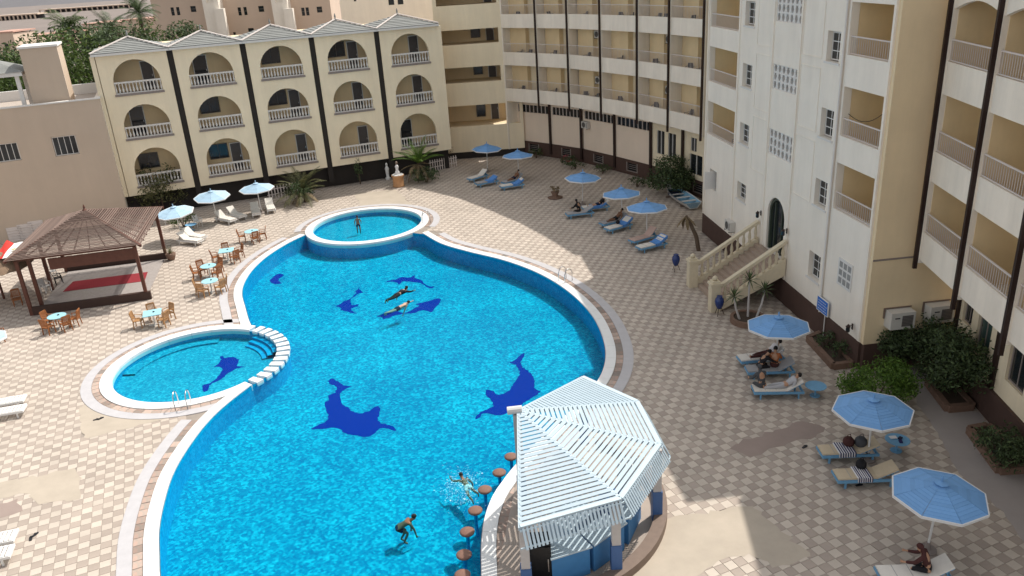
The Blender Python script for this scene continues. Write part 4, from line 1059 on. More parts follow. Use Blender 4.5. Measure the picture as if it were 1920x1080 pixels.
towel(16, 1.0, 1.8, ['towel_white'], 'white towel on the farthest crowded lounger')

# ================================================================== cafe tables and wooden chairs
def make_chair(wood):
    root = thing('garden_chair', '', 'chair')
    mb = MB()
    for k in range(5): mb.box(-.21+k*.086, -.21+k*.086+.075, -.21, .22, .42, .445)
    mb.box(-.22, .22, -.20, -.16, .36, .419); mb.box(-.22, .22, .17, .21, .36, .419); mb.build('seat', wood, root)
    lm = MB(); lm.bar((0,0,0), (0,0,.41), .045, .045); lme = lm.mesh('leg', wood)
    for x in (-.21, .21): obj('leg', lme, root, (x, -.19, 0))
    for x in (-.21, .21):
        q = MB(); q.bar((x, .24, 0), (x, .20, .44), .045, .045); q.bar((x, .20, .44), (x, .30, .92), .045, .045); q.build('leg', wood, root)
    mb = MB(); mb.bar((-.2, .30, .90), (.2, .30, .90), .03, .09)
    mb.bar((-.2, .225, .52), (.2, .225, .52), .03, .05)
    for k in range(6): x = -.16+k*.064; mb.bar((x, .225, .54), (x, .295, .87), .04, .015, 0, (0,1,0))
    mb.build('backrest', wood, root)
    for x in (-.24, .24):
        mb = MB(); mb.bar((x, -.20, .64), (x, .25, .66), .05, .025); mb.bar((x, -.18, .41), (x, -.18, .63), .035, .035); mb.build('armrest', wood, root)
    return root
ch = {k: make_chair(k) for k in ('chair_wood', 'chair_wood_pale')}; chk = {k: list(v.children) for k, v in ch.items()}; chd = {k: False for k in ch}
def make_table(square):
    root = thing('cafe_table', '', 'table')
    mb = MB()
    if square: mb.box(-.46, .46, -.46, .46, .70, .74)
    else: mb.lathe([(.46,.70),(.48,.715),(.48,.735),(.46,.74)], 20)
    mb.build('table_top', 'table_blue', root)
    mb = MB(); mb.tube([(0,0,.05),(0,0,.70)], .035, 8); mb.build('pedestal', 'plastic_white', root)
    mb = MB(); mb.bar((-.3,0,.03), (.3,0,.03), .06, .05); mb.bar((0,-.3,.032), (0,.3,.032), .06, .045); mb.build('foot', 'plastic_white', root)
    mb = MB(); mb.lathe([(.045,.741),(.05,.76),(.06,.775),(.05,.78)], 8, (.08,.05,0)); mb.build('ashtray', 'plastic_dark', root)
    return root
tt = {s_: make_table(s_) for s_ in (False, True)}; ttk = {k: list(v.children) for k, v in tt.items()}; ttd = {False: False, True: False}
TABLES = [((106,592), False, 'chair_wood', 'round pale blue table beside the gazebo front post', (20, 150, 250, 330), 'beside the gazebo front post'),
 ((285,586), True, 'chair_wood_pale', 'square pale blue table near the round paddling pool', (35, 120, 200, 330), 'near the round paddling pool'),
 ((393,526), False, 'chair_wood_pale', 'round pale blue table closest to the main pool', (190, 250, 330, 20), 'closest to the main pool'),
 ((390,498), False, 'chair_wood', 'round pale blue table second from the main pool edge, in the row of four', (150, 200, 330, 60), 'second in the row of four'),
 ((424,469), True, 'chair_wood', 'square greenish blue table third in the row of four', (200, 330, 30, 120), 'third in the row of four'),
 ((471,433), False, 'chair_wood', 'small pale blue table farthest in the row towards the top pool', (190, 20, 300), 'farthest in the row')]
ordn = ['one', 'two', 'three', 'four']
sides = {0: 'on its right', 1: 'on its far right', 2: 'on its far side', 3: 'on its far left', 4: 'on its left', 5: 'on its near left', 6: 'on its near side', 7: 'on its near right'}
for (p, sq, wood, lab, angs, rel) in TABLES:
    o = tt[sq] if not ttd[sq] else copy_tree(tt[sq], None, ttk[sq]); ttd[sq] = True
    q = G(*p, .74); o.location = (q[0], q[1], 0); o.rotation_euler = (0, 0, D(22)+random.uniform(-.2, .2)); tag(o, lab, 'table', 'pale blue cafe tables')
    used = set()
    for a in angs:
        a_ = radians(a+random.uniform(-8, 8)); r_ = random.uniform(.66, .82)
        c = ch[wood] if not chd[wood] else copy_tree(ch[wood], None, chk[wood]); chd[wood] = True
        c.location = (q[0]+r_*cos(a_), q[1]+r_*sin(a_), 0); c.rotation_euler = (0, 0, a_-pi/2+random.uniform(-.25, .25))
        sd_ = int(round((a % 360)/45)) % 8
        while sd_ in used: sd_ = (sd_+1) % 8
        used.add(sd_)
        tag(c, 'wooden garden chair at the table %s, %s' % (rel, sides[sd_]), 'chair', 'wooden chairs at the cafe tables')
for i, (p, rz, lab) in enumerate([((4,640), 1.9, 'reddish wooden chair cut off by the left edge'), ((-14,622), 2.6, 'reddish wooden chair behind the one at the left edge'), ((35,572), .5, 'dark wooden chair left of the gazebo posts')]):
    c = copy_tree(ch['chair_wood'], None, chk['chair_wood']); q = G(*p); c.location = (q[0], q[1], 0); c.rotation_euler = (0, 0, rz); tag(c, lab, 'chair', 'wooden chairs at the cafe tables')
# small side tables
st_ = thing('side_table', 'blue round side table beside the tan loungers', 'table', G(1680,845)); 
mb = MB(); mb.lathe([(.40,.44),(.42,.455),(.42,.47),(.40,.48)], 16); mb.build('table_top', 'blue_wood', st_)
mb = MB(); mb.tube([(0,0,.02),(0,0,.44)], .04, 8); mb.lathe([(.2,0),(.2,.03)], 10); mb.build('pedestal', 'blue_wood', st_)
stk = list(st_.children)
for p, lab in (((1528,742), 'blue round side table behind the crowded loungers'), ((360,432), 'pale round side table under the parasol nearest the gazebo')):
    o = copy_tree(st_, None, stk); q = G(*p); o.location = (q[0], q[1], 0); tag(o, lab, 'table')
for k, (dx, dy) in enumerate(((-.12, .1), (.1, .02), (.02, -.18))):
    q = G(1680, 845); mb = MB(); mb.obox((0,0,.03), (.16,.11,.05) if k else (.24,.17,.02), k*.7)
    tag(mb.build(('book', 'pouch', 'case')[k], ('towel_white', 'cloth_navy', 'towel_dark')[k], None, False, (q[0]+dx, q[1]+dy, .48)), ('pale magazine', 'small dark pouch', 'small navy case')[k]+' lying on the blue side table', ('magazine', 'pouch', 'case')[k])

# ================================================================== wooden gazebo
gz0 = np.array([-27.45, 42.45]); gu = np.array([6.05, 1.35]); gv = np.array([-1.95, 7.2])
GW, GD = np.linalg.norm(gu), np.linalg.norm(gv); GA = atan2(gu[1], gu[0])
gz = thing('wooden_gazebo', 'dark wooden gazebo with hipped reed roof over a red carpet', 'gazebo', (gz0[0], gz0[1], 0), GA)
ZE, ZA = 3.3, 4.75
for x, y in ((0, 0), (GW, 0), (GW, GD), (0, GD), (.45, .5), (0, GD*.55)):
    mb = MB(); mb.box(x-.09, x+.09, y-.09, y+.09, 0, ZE); mb.build('post', 'gazebo_wood', gz)
for (x0, y0), (x1, y1) in (((0,0),(GW,0)), ((GW,0),(GW,GD)), ((GW,GD),(0,GD)), ((0,GD),(0,0))):
    mb = MB(); mb.bar((x0, y0, ZE+.07), (x1, y1, ZE+.07), .14, .20); mb.build('eave_beam', 'gazebo_wood', gz)
cxg, cyg = GW/2, GD/2; E_ = [(-.45,-.45), (GW+.45,-.45), (GW+.45,GD+.45), (-.45,GD+.45)]
for k in range(4):
    p = E_[k]; mb = MB(); mb.bar((p[0], p[1], ZE+.10), (cxg, cyg, ZA), .12, .14); mb.build('hip_rafter', 'gazebo_wood', gz)
for k in range(4):      # reed slats on each slope
    p, q = np.array(E_[k]), np.array(E_[(k+1) % 4]); c = np.array([cxg, cyg]); n = 32
    mb = MB()
    for j in range(n):
        t = (j+.5)/n*.97; a, b = p+(c-p)*t, q+(c-q)*t; z = ZE+.16+(ZA-ZE-.05)*t
        wd = (.15 if k in (0, 3) else .09)
        mb.bar((a[0], a[1], z), (b[0], b[1], z+random.uniform(-.008, .008)), wd, .02)
    ro = mb.build('reed_roof', 'reed', gz)
    m2 = MB()
    for j in range(1, 8):
        t = j/8; a = p+(q-p)*t; m2.bar((a[0], a[1], ZE+.12), (c[0]+(a[0]-c[0])*.12, c[1]+(a[1]-c[1])*.12, ZA-.20), .05, .07)
    m2.build('rafters', 'gazebo_wood', ro)
mb = MB(); mb.lathe([(.10,0),(.14,.1),(.05,.2),(.07,.28),(.01,.45)], 8, (cxg, cyg, ZA-.02)); mb.build('finial', 'gazebo_wood', gz)
mb = MB(); mb.box(.1, GW+.25, -.12, .12, 0, .48); mb.build('front_panel', 'gazebo_panel', gz)
mb = MB(); mb.box(.1, GW+.05, GD-.12, GD+.08, 0, .42); mb.build('back_panel', 'gazebo_panel', gz)
mb = MB(); mb.box(1.6, GW-.1, -.05, .05, 2.55, 3.2); mb.build('valance', 'gazebo_wood', gz)
mb = MB(); mb.box(.15, GW-.1, .2, GD-.2, 0.004, .05); mb.build('floor_mat', 'gazebo_mat', gz)
cq = [G(*p_, .06)[:2] for p_ in ((118,547), (271,527), (277,510), (137,528))]; cc_ = np.mean(cq, 0)
cp = MB(); cp.prism([tuple(p_-cc_) for p_ in cq], 0, .014); tag(cp.build('red_carpet', 'carpet_red', None, False, (cc_[0], cc_[1], .056)), 'red carpet runner laid under the wooden gazebo', 'carpet')
# stacked plastic chairs inside the gazebo
def plastic_chair(mt):
    root = thing('plastic_chair', '', 'chair')
    mb = MB(); mb.box(-.22, .22, -.2, .22, .41, .44); mb.build('seat', mt, root)
    mb = MB(); mb.bar((0, .21, .44), (0, .33, .86), .42, .03, 0, (0,1,0)); mb.build('backrest', mt, root)
    lm = MB(); lm.bar((0,0,0), (0,0,.41), .045, .045); lme = lm.mesh('leg', mt)
    for x in (-.2, .2):
        for y in (-.18, .2): obj('leg', lme, root, (x, y, 0))
    for x in (-.24, .24):
        mb = MB(); mb.bar((x, -.18, .63), (x, .25, .66), .05, .03); mb.bar((x, -.17, .42), (x, -.17, .62), .04, .04); mb.build('armrest', mt, root)
    return root
pc = {k: plastic_chair(k) for k in ('plastic_dark', 'plastic_white')}; pck = {k: list(v.children) for k, v in pc.items()}; pcd = {k: False for k in pc}
def put_chair(mt, loc, rz, lab, group):
    o = pc[mt] if not pcd[mt] else copy_tree(pc[mt], None, pck[mt]); pcd[mt] = True
    o.location = tuple(map(float, loc)); o.rotation_euler = (0, 0, rz); tag(o, lab, 'chair', group); return o
put_chair('plastic_dark', G(112,532), 2.2, 'black plastic chair at the left end of the red carpet', 'plastic chairs in the gazebo')
put_chair('plastic_white', G(100,520), 2.5, 'white plastic chair behind the black one in the gazebo', 'plastic chairs in the gazebo')
put_chair('plastic_white', G(88,548), 1.2, 'grey-white plastic chair by the gazebo posts', 'plastic chairs in the gazebo')
put_chair('plastic_white', G(316,420), 0.4, 'white plastic chair between the gazebo roof and the nearest pale parasol', 'white plastic chairs by the shrubs')
put_chair('plastic_white', G(373,425), .9, 'white plastic chair left of the middle pale parasol', 'white plastic chairs by the shrubs')
put_chair('plastic_white', G(645,342), .2, 'white plastic chair standing before the dark plinth of the arcade', 'white plastic chairs by the shrubs')
# balcony chairs
lvl = ['lowest', 'second', 'third', 'topmost']; bay = ['first', 'second', 'third', 'fourth', 'fifth', 'sixth']
for (k, j, a, an, L, f) in cw_rooms:
    if j > 2: continue
    n = [1, 2, 2, 1, 1, 1][(k+j*2) % 6]
    for q in range(n):
        x = L*(.32+.3*q)+random.uniform(-.15, .15); y = .62
        put_chair('plastic_dark', (a[0]+x*cos(an)-y*sin(an), a[1]+x*sin(an)+y*cos(an), f+.001), an+random.uniform(-1.5, 1.5),
                  'dark chair, %s row of curved balconies, %s bay from left%s' % (lvl[j], bay[k], '' if n == 1 else (', left one' if q == 0 else ', right one')), 'dark chairs on the balconies')
def on_frame(o, an, x, y, z): return (o[0]+x*cos(an)-y*sin(an), o[1]+x*sin(an)+y*cos(an), z)
for (x, j, lab) in ((18.6, 0, 'dark chair on the lowest right corner balcony of the white block'), (18.2, 1, 'dark chair on the middle right corner balcony of the white block')):
    put_chair('plastic_dark', on_frame(WO, WA, x, .95, R4[j][0]-.748), WA+.6, lab, 'dark chairs on the balconies')
for x, j, lab in ((2.4, 0, 'dark chair on the lowest left corner balcony of the white block'), (2.9, 2, 'dark chair on the top left corner balcony of the white block')):
    put_chair('plastic_dark', on_frame(WO, WA, x, .95, holes[j][2]-.748), WA-.4, lab, 'dark chairs on the balconies')
for x, j, lab in ((2.6, 0, 'dark chair on the lowest balcony of the right wing'), (2.5, 2, 'dark chair on the top balcony of the right wing'), (6.6, 0, 'dark chair at the far right lowest balcony')):
    put_chair('plastic_dark', on_frame(RO, RA, x, .8, rbands[j][0]+.421), RA+.5, lab, 'dark chairs on the balconies')

# ================================================================== air conditioners
def split_ac():
    root = thing('air_conditioner', '', 'air conditioner')
    mb = MB(); mb.box(-.42, .42, -.32, 0, 0, .58); mb.build('case', 'ac_white', root)
    mb = MB(); mb.tube([(-.1, -.335, .29), (-.1, -.322, .29)], .23, 16); mb.build('fan_grille', 'ac_grille', root)
    for z in (.07,):
        m2 = MB()
        for k in range(6): m2.box(.2, .38, -.332, -.322, .1+k*.07, .13+k*.07)
        m2.build('louvre', 'ac_grille', root)
    mb = MB(); mb.box(-.36, -.30, -.36, .02, -.05, -.001); mb.box(.30, .36, -.36, .02, -.05, -.001); mb.build('bracket', 'ac_grille', root)
    return root
def window_ac():
    root = thing('window_air_conditioner', '', 'air conditioner')
    mb = MB(); mb.box(-.52, .52, -.5, 0, 0, .74); mb.build('case', 'ac_white', root)
    mb = MB(); mb.box(-.05, .42, -.515, -.501, .12, .60); gr_ = mb.build('grille', 'ac_grille', root)
    mb = MB()
    for k in range(7): mb.box(-.05, .42, -.522, -.516, .15+k*.065, .165+k*.065)
    mb.build('louvre', 'ledge', gr_)
    mb = MB(); mb.box(-.36, -.15, -.512, -.501, .48, .53); mb.build('vent_slot', 'plastic_dark', root)
    mb = MB(); mb.box(-.6, .6, -.05, 0.0, .76, .80); mb.box(-.6, -.55, -.06, .0, .35, .755); mb.build('mounting_frame', 'bar_brown', root)
    return root
ac = split_ac(); ack = list(ac.children); first = True
for k, j, fx, dz, lab in ((2, 0, .55, 1.55, 'white air conditioner on the lowest curved balconies, left of the pair'), (4, 0, .55, 1.55, 'white air conditioner on the lowest curved balconies, right of the pair'), (2, 1, .55, 2.0, 'white air conditioner high on the middle curved balconies, left of the pair'), (4, 1, .55, 2.0, 'white air conditioner high on the middle curved balconies, right of the pair')):
    r_ = [c for c in cw_rooms if c[0] == k and c[1] == j][0]; _, _, a, an, L, f = r_
    o = ac if first else copy_tree(ac, None, ack); first = False
    o.location = on_frame(a, an, L*fx, WD-.02, f+dz); o.rotation_euler = (0, 0, an); tag(o, lab, 'air conditioner', 'wall air conditioners')
_, _, a, an, L, f = [c for c in cw_rooms if c[0] == 2 and c[1] == 0][0]
o = copy_tree(ac, None, ack); o.location = on_frame(a, an, .55, WD-.18, 3.2); o.rotation_euler = (0, 0, an); tag(o, 'air conditioner on the pink ground storey wall', 'air conditioner', 'wall air conditioners')
o = copy_tree(ac, None, ack); o.location = on_frame(WO, WA, 5.0, -.01, 1.7); o.rotation_euler = (0, 0, WA); tag(o, 'air conditioner on the white wall left of the stairs', 'air conditioner', 'wall air conditioners')
wa = window_ac(); wak = list(wa.children)
wa.location = on_frame(WO, WA, LW+.225, 1.35, 2.05); wa.rotation_euler = (0, 0, WA+pi/2); tag(wa, 'big white window air conditioner on the side wall, nearer the white corner', 'air conditioner', 'window air conditioners')
o = copy_tree(wa, None, wak); o.location = on_frame(WO, WA, LW+.225, 3.05, 2.15); o.rotation_euler = (0, 0, WA+pi/2); tag(o, 'big white window air conditioner on the side wall, beside the brown pilaster', 'air conditioner', 'window air conditioners')
# wall lamps
def wall_lamp():
    root = thing('wall_lamp', '', 'lamp')
    mb = MB(); mb.box(-.05, .05, -.03, 0, -.12, .14); mb.build('back_plate', 'brown_metal', root)
    mb = MB(); mb.tube([(0,-.03,.05),(0,-.16,.10),(0,-.2,.04)], .015, 6); mb.build('arm', 'brown_metal', root)
    mb = MB(); mb.lathe([(.06,-.28),(.09,-.22),(.085,-.05),(.03,.0)], 8, (0,-.2,.05)); mb.build('lantern', 'glass_dark', root)
    mb = MB(); mb.lathe([(.11,-.02),(.05,.04),(.01,.1)], 8, (0,-.2,.05)); mb.build('cap', 'brown_metal', root)
    return root
wl = wall_lamp(); wlk = list(wl.children)
for i, (x, z, lab) in enumerate(((9.0, 3.9, 'small wall lantern left of the arched door'), (12.15, 3.9, 'small wall lantern right of the arched door'), (18.9, 1.75, 'small wall lantern at the near corner of the white block'))):
    o = wl if i == 0 else copy_tree(wl, None, wlk); o.location = on_frame(WO, WA, x, -.075, z); o.rotation_euler = (0, 0, WA); tag(o, lab, 'lamp', 'wall lanterns')
# blue sign on the white wall
sg = thing('wall_sign', 'blue sign board with white marks leaning out from the white wall', 'sign', on_frame(WO, WA, 16.35, -.12, 1.32), WA)
mb = MB(); mb.box(-.62, .62, -.03, .03, 0, .82); mb.build('board', 'sign_blue', sg)
mb = MB(); mb.box(-.66, .66, -.035, .035, .821, .86); mb.box(-.66, .66, -.035, .035, -.04, -.001); mb.box(.621, .66, -.035, .035, 0, .82); mb.box(-.66, -.621, -.035, .035, 0, .82); mb.build('frame', 'white_trim', sg)
for i in range(4):
    m2 = MB(); x = -.5
    while x < .4:
        w_ = random.uniform(.06, .2); m2.box(x, x+w_, -.036, -.031, .12+i*.17, .12+i*.17+.035); x += w_+.05
    m2.build('text_line', 'flag_white', sg)
sgp = MB(); sgp.tube([(.35,-.0,-1.7),(.35,-.0,.0)], .03, 6); sgp.build('post', 'white_trim', sg); sg.scale = (.78, .78, .78)
# urns on stands
def urn(p, lab):
    root = thing('glazed_urn', lab, 'urn', G(*p), 0, 'dark blue urns by the stairs')
    mb = MB(); mb.lathe([(.05,.32),(.12,.36),(.20,.55),(.23,.72),(.20,.88),(.13,.96),(.15,1.02),(.12,1.02)], 14); mb.build('urn_body', 'pot_blue', root, True)
    for k in range(3):
        a = 2*pi*k/3; m2 = MB(); m2.tube([(.26*cos(a), .26*sin(a), 0), (.10*cos(a), .10*sin(a), .40), (.16*cos(a), .16*sin(a), .52)], .016, 5); m2.build('stand_leg', 'brown_metal', root)
    return root
urn((1267,508), 'dark blue urn on an iron stand at the far side of the stairs'); urn((1348,590), 'dark blue urn on an iron stand at the near newel post')
ps = thing('terracotta_pedestal', 'round orange terracotta pedestal by the green palm', 'pedestal', G(748,349))
mb = MB(); mb.lathe([(.50,0),(.50,.10),(.45,.14),(.47,.8),(.54,.88),(.54,1.0)], 20); mb.build('drum', 'terracotta', ps, True)
mb = MB(); mb.lathe([(.50,1.001),(.40,1.05)], 20); mb.build('top_slab', 'white_trim', ps)
sta = thing('garden_figurine', 'small white and dark garden figurine standing on the terracotta pedestal', 'figurine', (*G(748,349)[:2], 1.055))
mb = MB(); mb.lathe([(.22,0),(.20,.18),(.11,.34),(.13,.52),(.16,.66),(.06,.82)], 10); mb.build('robe', 'towel_white', sta, True)
mb = MB(); mb.lathe([(.05,.8),(.10,.88),(.11,.98),(.06,1.08)], 10); mb.build('head', 'bar_brown', sta, True)
for p, lab in (((728,337), 'small white garden statue left of the terracotta pedestal'),):
    o = thing('garden_statue', lab, 'statue', G(*p)); mb = MB(); mb.lathe([(.22,0),(.22,.2),(.13,.26),(.15,.7),(.19,1.0),(.08,1.25)], 10); mb.build('body', 'plastic_white', o, True)
    mb = MB(); mb.lathe([(.06,1.24),(.11,1.32),(.10,1.44),(.04,1.52)], 10); mb.build('head', 'plastic_white', o, True)

# ================================================================== rowing boat
a, b = G(1252,364), G(1322,408); an = atan2(b[1]-a[1], b[0]-a[0]); Lb = 4.6
bt = thing('rowing_boat', 'small white and blue rowing boat drawn up beside the brown plinth', 'boat', a, an)
def hull(W_, z0, z1, inner=0.0):
    mb = MB(); n = 12; V = []; F_ = []
    for i in range(n+1):
        t = i/n; w_ = W_*sin(pi*min(1, .02+t*.75+.0))**.7*(1-inner) if t < .67 else W_*(1-inner)*(1-(t-.67)*.35)
        sh_ = .28*(1-t)**2
        x = t*Lb
        V += [(x+(.12 if i == 0 else 0), -w_*.45, z0), (x, -w_, z1+sh_), (x, w_, z1+sh_), (x+(.12 if i == 0 else 0), w_*.45, z0)]
    for i in range(n):
        for j in range(3): F_.append((4*i+j, 4*i+4+j, 4*i+5+j, 4*i+1+j)) if j != 1 else None
        F_.append((4*i+3, 4*i+7, 4*i+4, 4*i))
    F_.append((4*n, 4*n+1, 4*n+2, 4*n+3)); F_.append((3,2,1,0)); mb.add(V, F_); return mb
hull(.72, .12, .55).build('hull', 'boat_white', bt); hull(.70, .16, .53, .1).build('lining', 'boat_blue', bt)
mb = MB(); mb.add([(0,-.06,.86),(0,.06,.86),(1.1,.50,.70),(1.1,-.50,.70)], [(0,1,2,3)]); mb.build('foredeck', 'boat_white', bt)
for x in (1.7, 2.6, 3.6):
    mb = MB(); mb.box(x, x+.28, -.62, .62, .46, .49); mb.build('thwart', 'boat_white', bt)
mb = MB(); mb.box(1.15, 1.6, -.45, .45, .30, .55); mb.build('cover', 'cloth_navy', bt)
for x in (.8, 3.4):
    mb = MB(); mb.box(x, x+.12, -.5, .5, 0, .14); mb.build('chock', 'bar_brown', bt)

# ================================================================== pool ladders
def ladder(p, an, lab, w_=.52):
    root = thing('pool_ladder', lab, 'ladder', (*G(*p)[:2], .055), an, 'steel pool ladders')
    for s_ in (-1, 1):
        mb = MB(); pts = [(-.42, s_*w_/2, -.02), (-.42, s_*w_/2, .45), (-.34, s_*w_/2, .66), (-.15, s_*w_/2, .76), (.05, s_*w_/2, .68), (.14, s_*w_/2, .45), (.15, s_*w_/2, -.60)]
        mb.tube(pts, .024, 8); mb.build('rail', 'chrome', root, True)
    for k in range(2):
        mb = MB(); mb.box(.11, .19, -w_/2, w_/2, -.30-.26*k, -.27-.26*k); mb.build('tread', 'chrome', root)
ladder((1057,528), radians(-143), 'steel pool ladder on the far right edge of the main pool')
ladder((346,761), radians(95), 'steel pool ladder on the round paddling pool by the stepping blocks')
ladder((796,417), radians(185), 'steel pool ladder on the round top pool')

# ================================================================== pool bar
HC = np.array([-.05, 22.25]); RR = 4.45; HA = [57, 23, -12, -52, -92]
zE, zA = 2.75, 3.75
def hp(a, r, z): return (HC[0]+r*cos(radians(a)), HC[1]+r*sin(radians(a)), z)
hut = thing('pool_bar', 'pool bar under a fan-shaped roof of pale blue slats', 'bar hut', (HC[0], HC[1], 0))
def lp(a, r, z): return (r*cos(radians(a)), r*sin(radians(a)), z)
for k in range(4):
    a0, a1 = HA[k], HA[k+1]; n = 26
    for j in range(n):
        t = (j+.25)/n; r = RR*(1-t); z = zE+(zA-zE)*t
        if r < .12: continue
        am = radians((a0+a1)/2); sl_n = Vector((sin(.215)*cos(am), sin(.215)*sin(am), cos(.215)))
        mb = MB(); mb.bar(lp(a0, r, z), lp(a1, r, z), .122, .022, 0, sl_n); mb.build('roof_slat', 'hut_slat', hut)
for k in range(5):
    mb = MB(); mb.bar(lp(HA[k], RR*1.01, zE-.07), (0, 0, zA-.06), .10, .12); mb.build('hip_rafter', 'hut_trim', hut)
for k in range(4):
    a0, a1 = HA[k], HA[k+1]; p, q = Vector(lp(a0, RR, zE)), Vector(lp(a1, RR, zE))
    mb = MB(); mb.bar(p, q, .16, .05); mb.build('fascia_top', 'hut_trim', hut)
    d = q-p; n = 26; out = Vector((cos(radians((a0+a1)/2)), sin(radians((a0+a1)/2)), 0))
    vme = bpy.data.meshes.get('valance_slat')
    if vme is None:      # slat of the flared skirt, leaning outwards
        vm_ = MB(); vm_.add([(-.034,0,0),(.034,0,0),(.034,-.30,-.52),(-.034,-.30,-.52),(-.034,-.018,.01),(.034,-.018,.01),(.034,-.318,-.51),(-.034,-.318,-.51)], [(0,1,2,3),(7,6,5,4),(0,4,5,1),(2,6,7,3),(1,5,6,2),(3,7,4,0)]); vme = vm_.mesh('valance_slat', 'hut_slat')
    for j in range(n):
        c = p+d*((j+.5)/n)+out*.07
        obj('valance_slat', vme, hut, (c.x, c.y, zE-.03), atan2(out.y, out.x)+pi/2)
    for zz in (-.10, -.50):
        m2 = MB(); e_ = .05-zz*.58; m2.bar(p*((RR+e_)/RR)-Vector((0,0,zE*e_/RR))+Vector((0,0,zz)), q*((RR+e_)/RR)-Vector((0,0,zE*e_/RR))+Vector((0,0,zz)), .03, .05); m2.build('valance_rail', 'hut_trim', hut)
mb = MB(); mb.tube([(-.35,.02,zA-.02),(.12,0,zA+.02)], .13, 10); mb.build('ridge_lamp', 'plastic_white', hut)
PB = [(4.2, 21.15), (2.55, 18.78), (-.12, 18.05), (2.35, 25.9), (-.1, 22.25)]
for i, (x, y) in enumerate(PB):
    x -= HC[0]; y -= HC[1]
    mb = MB(); mb.box(x-.13, x+.13, y-.13, y+.13, 1.15, zA-.15 if i == 4 else zE-.05); po = mb.build('post', 'hut_post', hut)
    mb = MB(); mb.box(x-.16, x+.16, y-.16, y+.16, 0, 1.149); mb.build('post_base', 'hut_blue', po)
# curved floor kerb and counter
A_ = [lp(a, RR+.28, 0) for a in np.linspace(50, -100, 40)]; B_ = [lp(a, RR-.12, 0) for a in np.linspace(50, -100, 40)]
slab_band(np.array(A_)[:, :2], np.array(B_)[:, :2], 0, .30).build('kerb_bench', 'bar_brown', hut)
A_ = [lp(a, RR-.13, 0)[:2] for a in np.linspace(40, -95, 36)]
mb = MB(); mb.prism([(-1.0, -3.4), (-.4, -4.2)]+A_[::-1]+[(-.2, 1.6)], 0.002, .04); mb.build('bar_floor', 'tile_dark', hut)
cn = MB()
for a0, a1 in ((-80, -62), (-60, -40), (-36, -16)):
    P = [lp(a, r, 0)[:2] for r, aa in ((3.3, (a0, a1)), (3.9, (a1, a0))) for a in aa]; m2 = MB(); m2.prism(P, .045, 1.05); c_ = m2.build('counter', 'bar_blue', hut)
    P = [lp(a, r, 0)[:2] for r, aa in ((3.2, (a0-.5, a1+.5)), (4.0, (a1+.5, a0-.5))) for a in aa]; m2 = MB(); m2.prism(P, 1.051, 1.10); m2.build('counter_top', 'hut_trim', c_)
P = [(1.3, -2.6), (2.3, -1.6), (1.6, -.9), (.6, -1.9)]; m2 = MB(); m2.prism(P, .045, .95); m2.build('inner_counter', 'hut_trim', hut)
def fridge(x, y, an, mt, lab, h_=1.7):
    o = thing('drinks_fridge', lab, 'fridge', (HC[0]+x, HC[1]+y, .041), an)
    mb = MB(); mb.box(-.33, .33, -.3, .3, 0, h_); mb.build('body', mt, o)
    mb = MB(); mb.box(-.31, .31, -.34, -.301, .05, h_-.05); d_ = mb.build('door', mt, o)
    mb = MB(); mb.box(.22, .25, -.375, -.341, h_*.4, h_*.7); mb.build('handle', 'chrome', d_)
fridge(3.45, -.35, radians(70), 'plastic_white', 'white fridge under the right side of the bar roof')
fridge(.35, -3.55, radians(0), 'fridge_black', 'black fridge under the near end of the bar roof', 1.5)
fridge(2.75, -1.5, radians(50), 'hut_blue', 'dark blue cabinet beside the white fridge under the bar roof', 1.35)
# bar stools standing in the water
stl = thing('water_stool', '', 'stool'); mb = MB(); mb.lathe([(.20,-.02),(.24,.02),(.25,.06),(.20,.10),(.05,.11)], 14); mb.build('seat', 'stool', stl, True)
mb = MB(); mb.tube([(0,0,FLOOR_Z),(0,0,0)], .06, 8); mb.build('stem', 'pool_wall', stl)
sk = list(stl.children)
SP = [(958,856), (936,886), (909,918), (891,957), (876,997), (870,1040), (867,1078)]
for i, p in enumerate(SP):
    o = stl if i == 0 else copy_tree(stl, None, sk); q = G(*p, .05); o.location = (q[0], q[1], 0)
    tag(o, 'brown round stool standing in the water by the bar, %s from the far end' % ['first', 'second', 'third', 'fourth', 'fifth', 'sixth', 'last'][i], 'stool', 'stools in the water')
# sandals and odds and ends left on the deck
def sandal(p, rz, lab, mt='plastic_dark'):
    mb = MB(); mb.prism([(-.13,-.035),(-.06,-.045),(.06,-.05),(.12,-.035),(.14,0),(.12,.035),(.06,.05),(-.06,.045),(-.13,.035)], 0, .022)
    o = mb.build('sandal', mt, None, False, (*G(*p)[:2], .004), rz); tag(o, lab, 'sandal', 'sandals on the deck')
    mb = MB(); mb.tube([(.0,-.05,.02),(.03,-.02,.06),(.07,0,.03),(.03,.02,.06),(.0,.05,.02)], .009, 5); mb.build('strap', mt, o)
for p, rz, lab in (((58,1010), 2.0, 'left black sandal on the tiles in the lower left'), ((66,1003), 1.2, 'right black sandal on the tiles in the lower left'), ((181,787), .4, 'dark sandal on the bare patch below the paddling pool, left one'), ((189,785), .9, 'dark sandal on the bare patch below the paddling pool, right one'),
   ((1611,910), .2, 'left dark sandal beside the front tan lounger'), ((1625,902), 1.2, 'right dark sandal beside the front tan lounger'), ((1509,838), .6, 'lone dark sandal left of the tan loungers')): sandal(p, rz, lab)
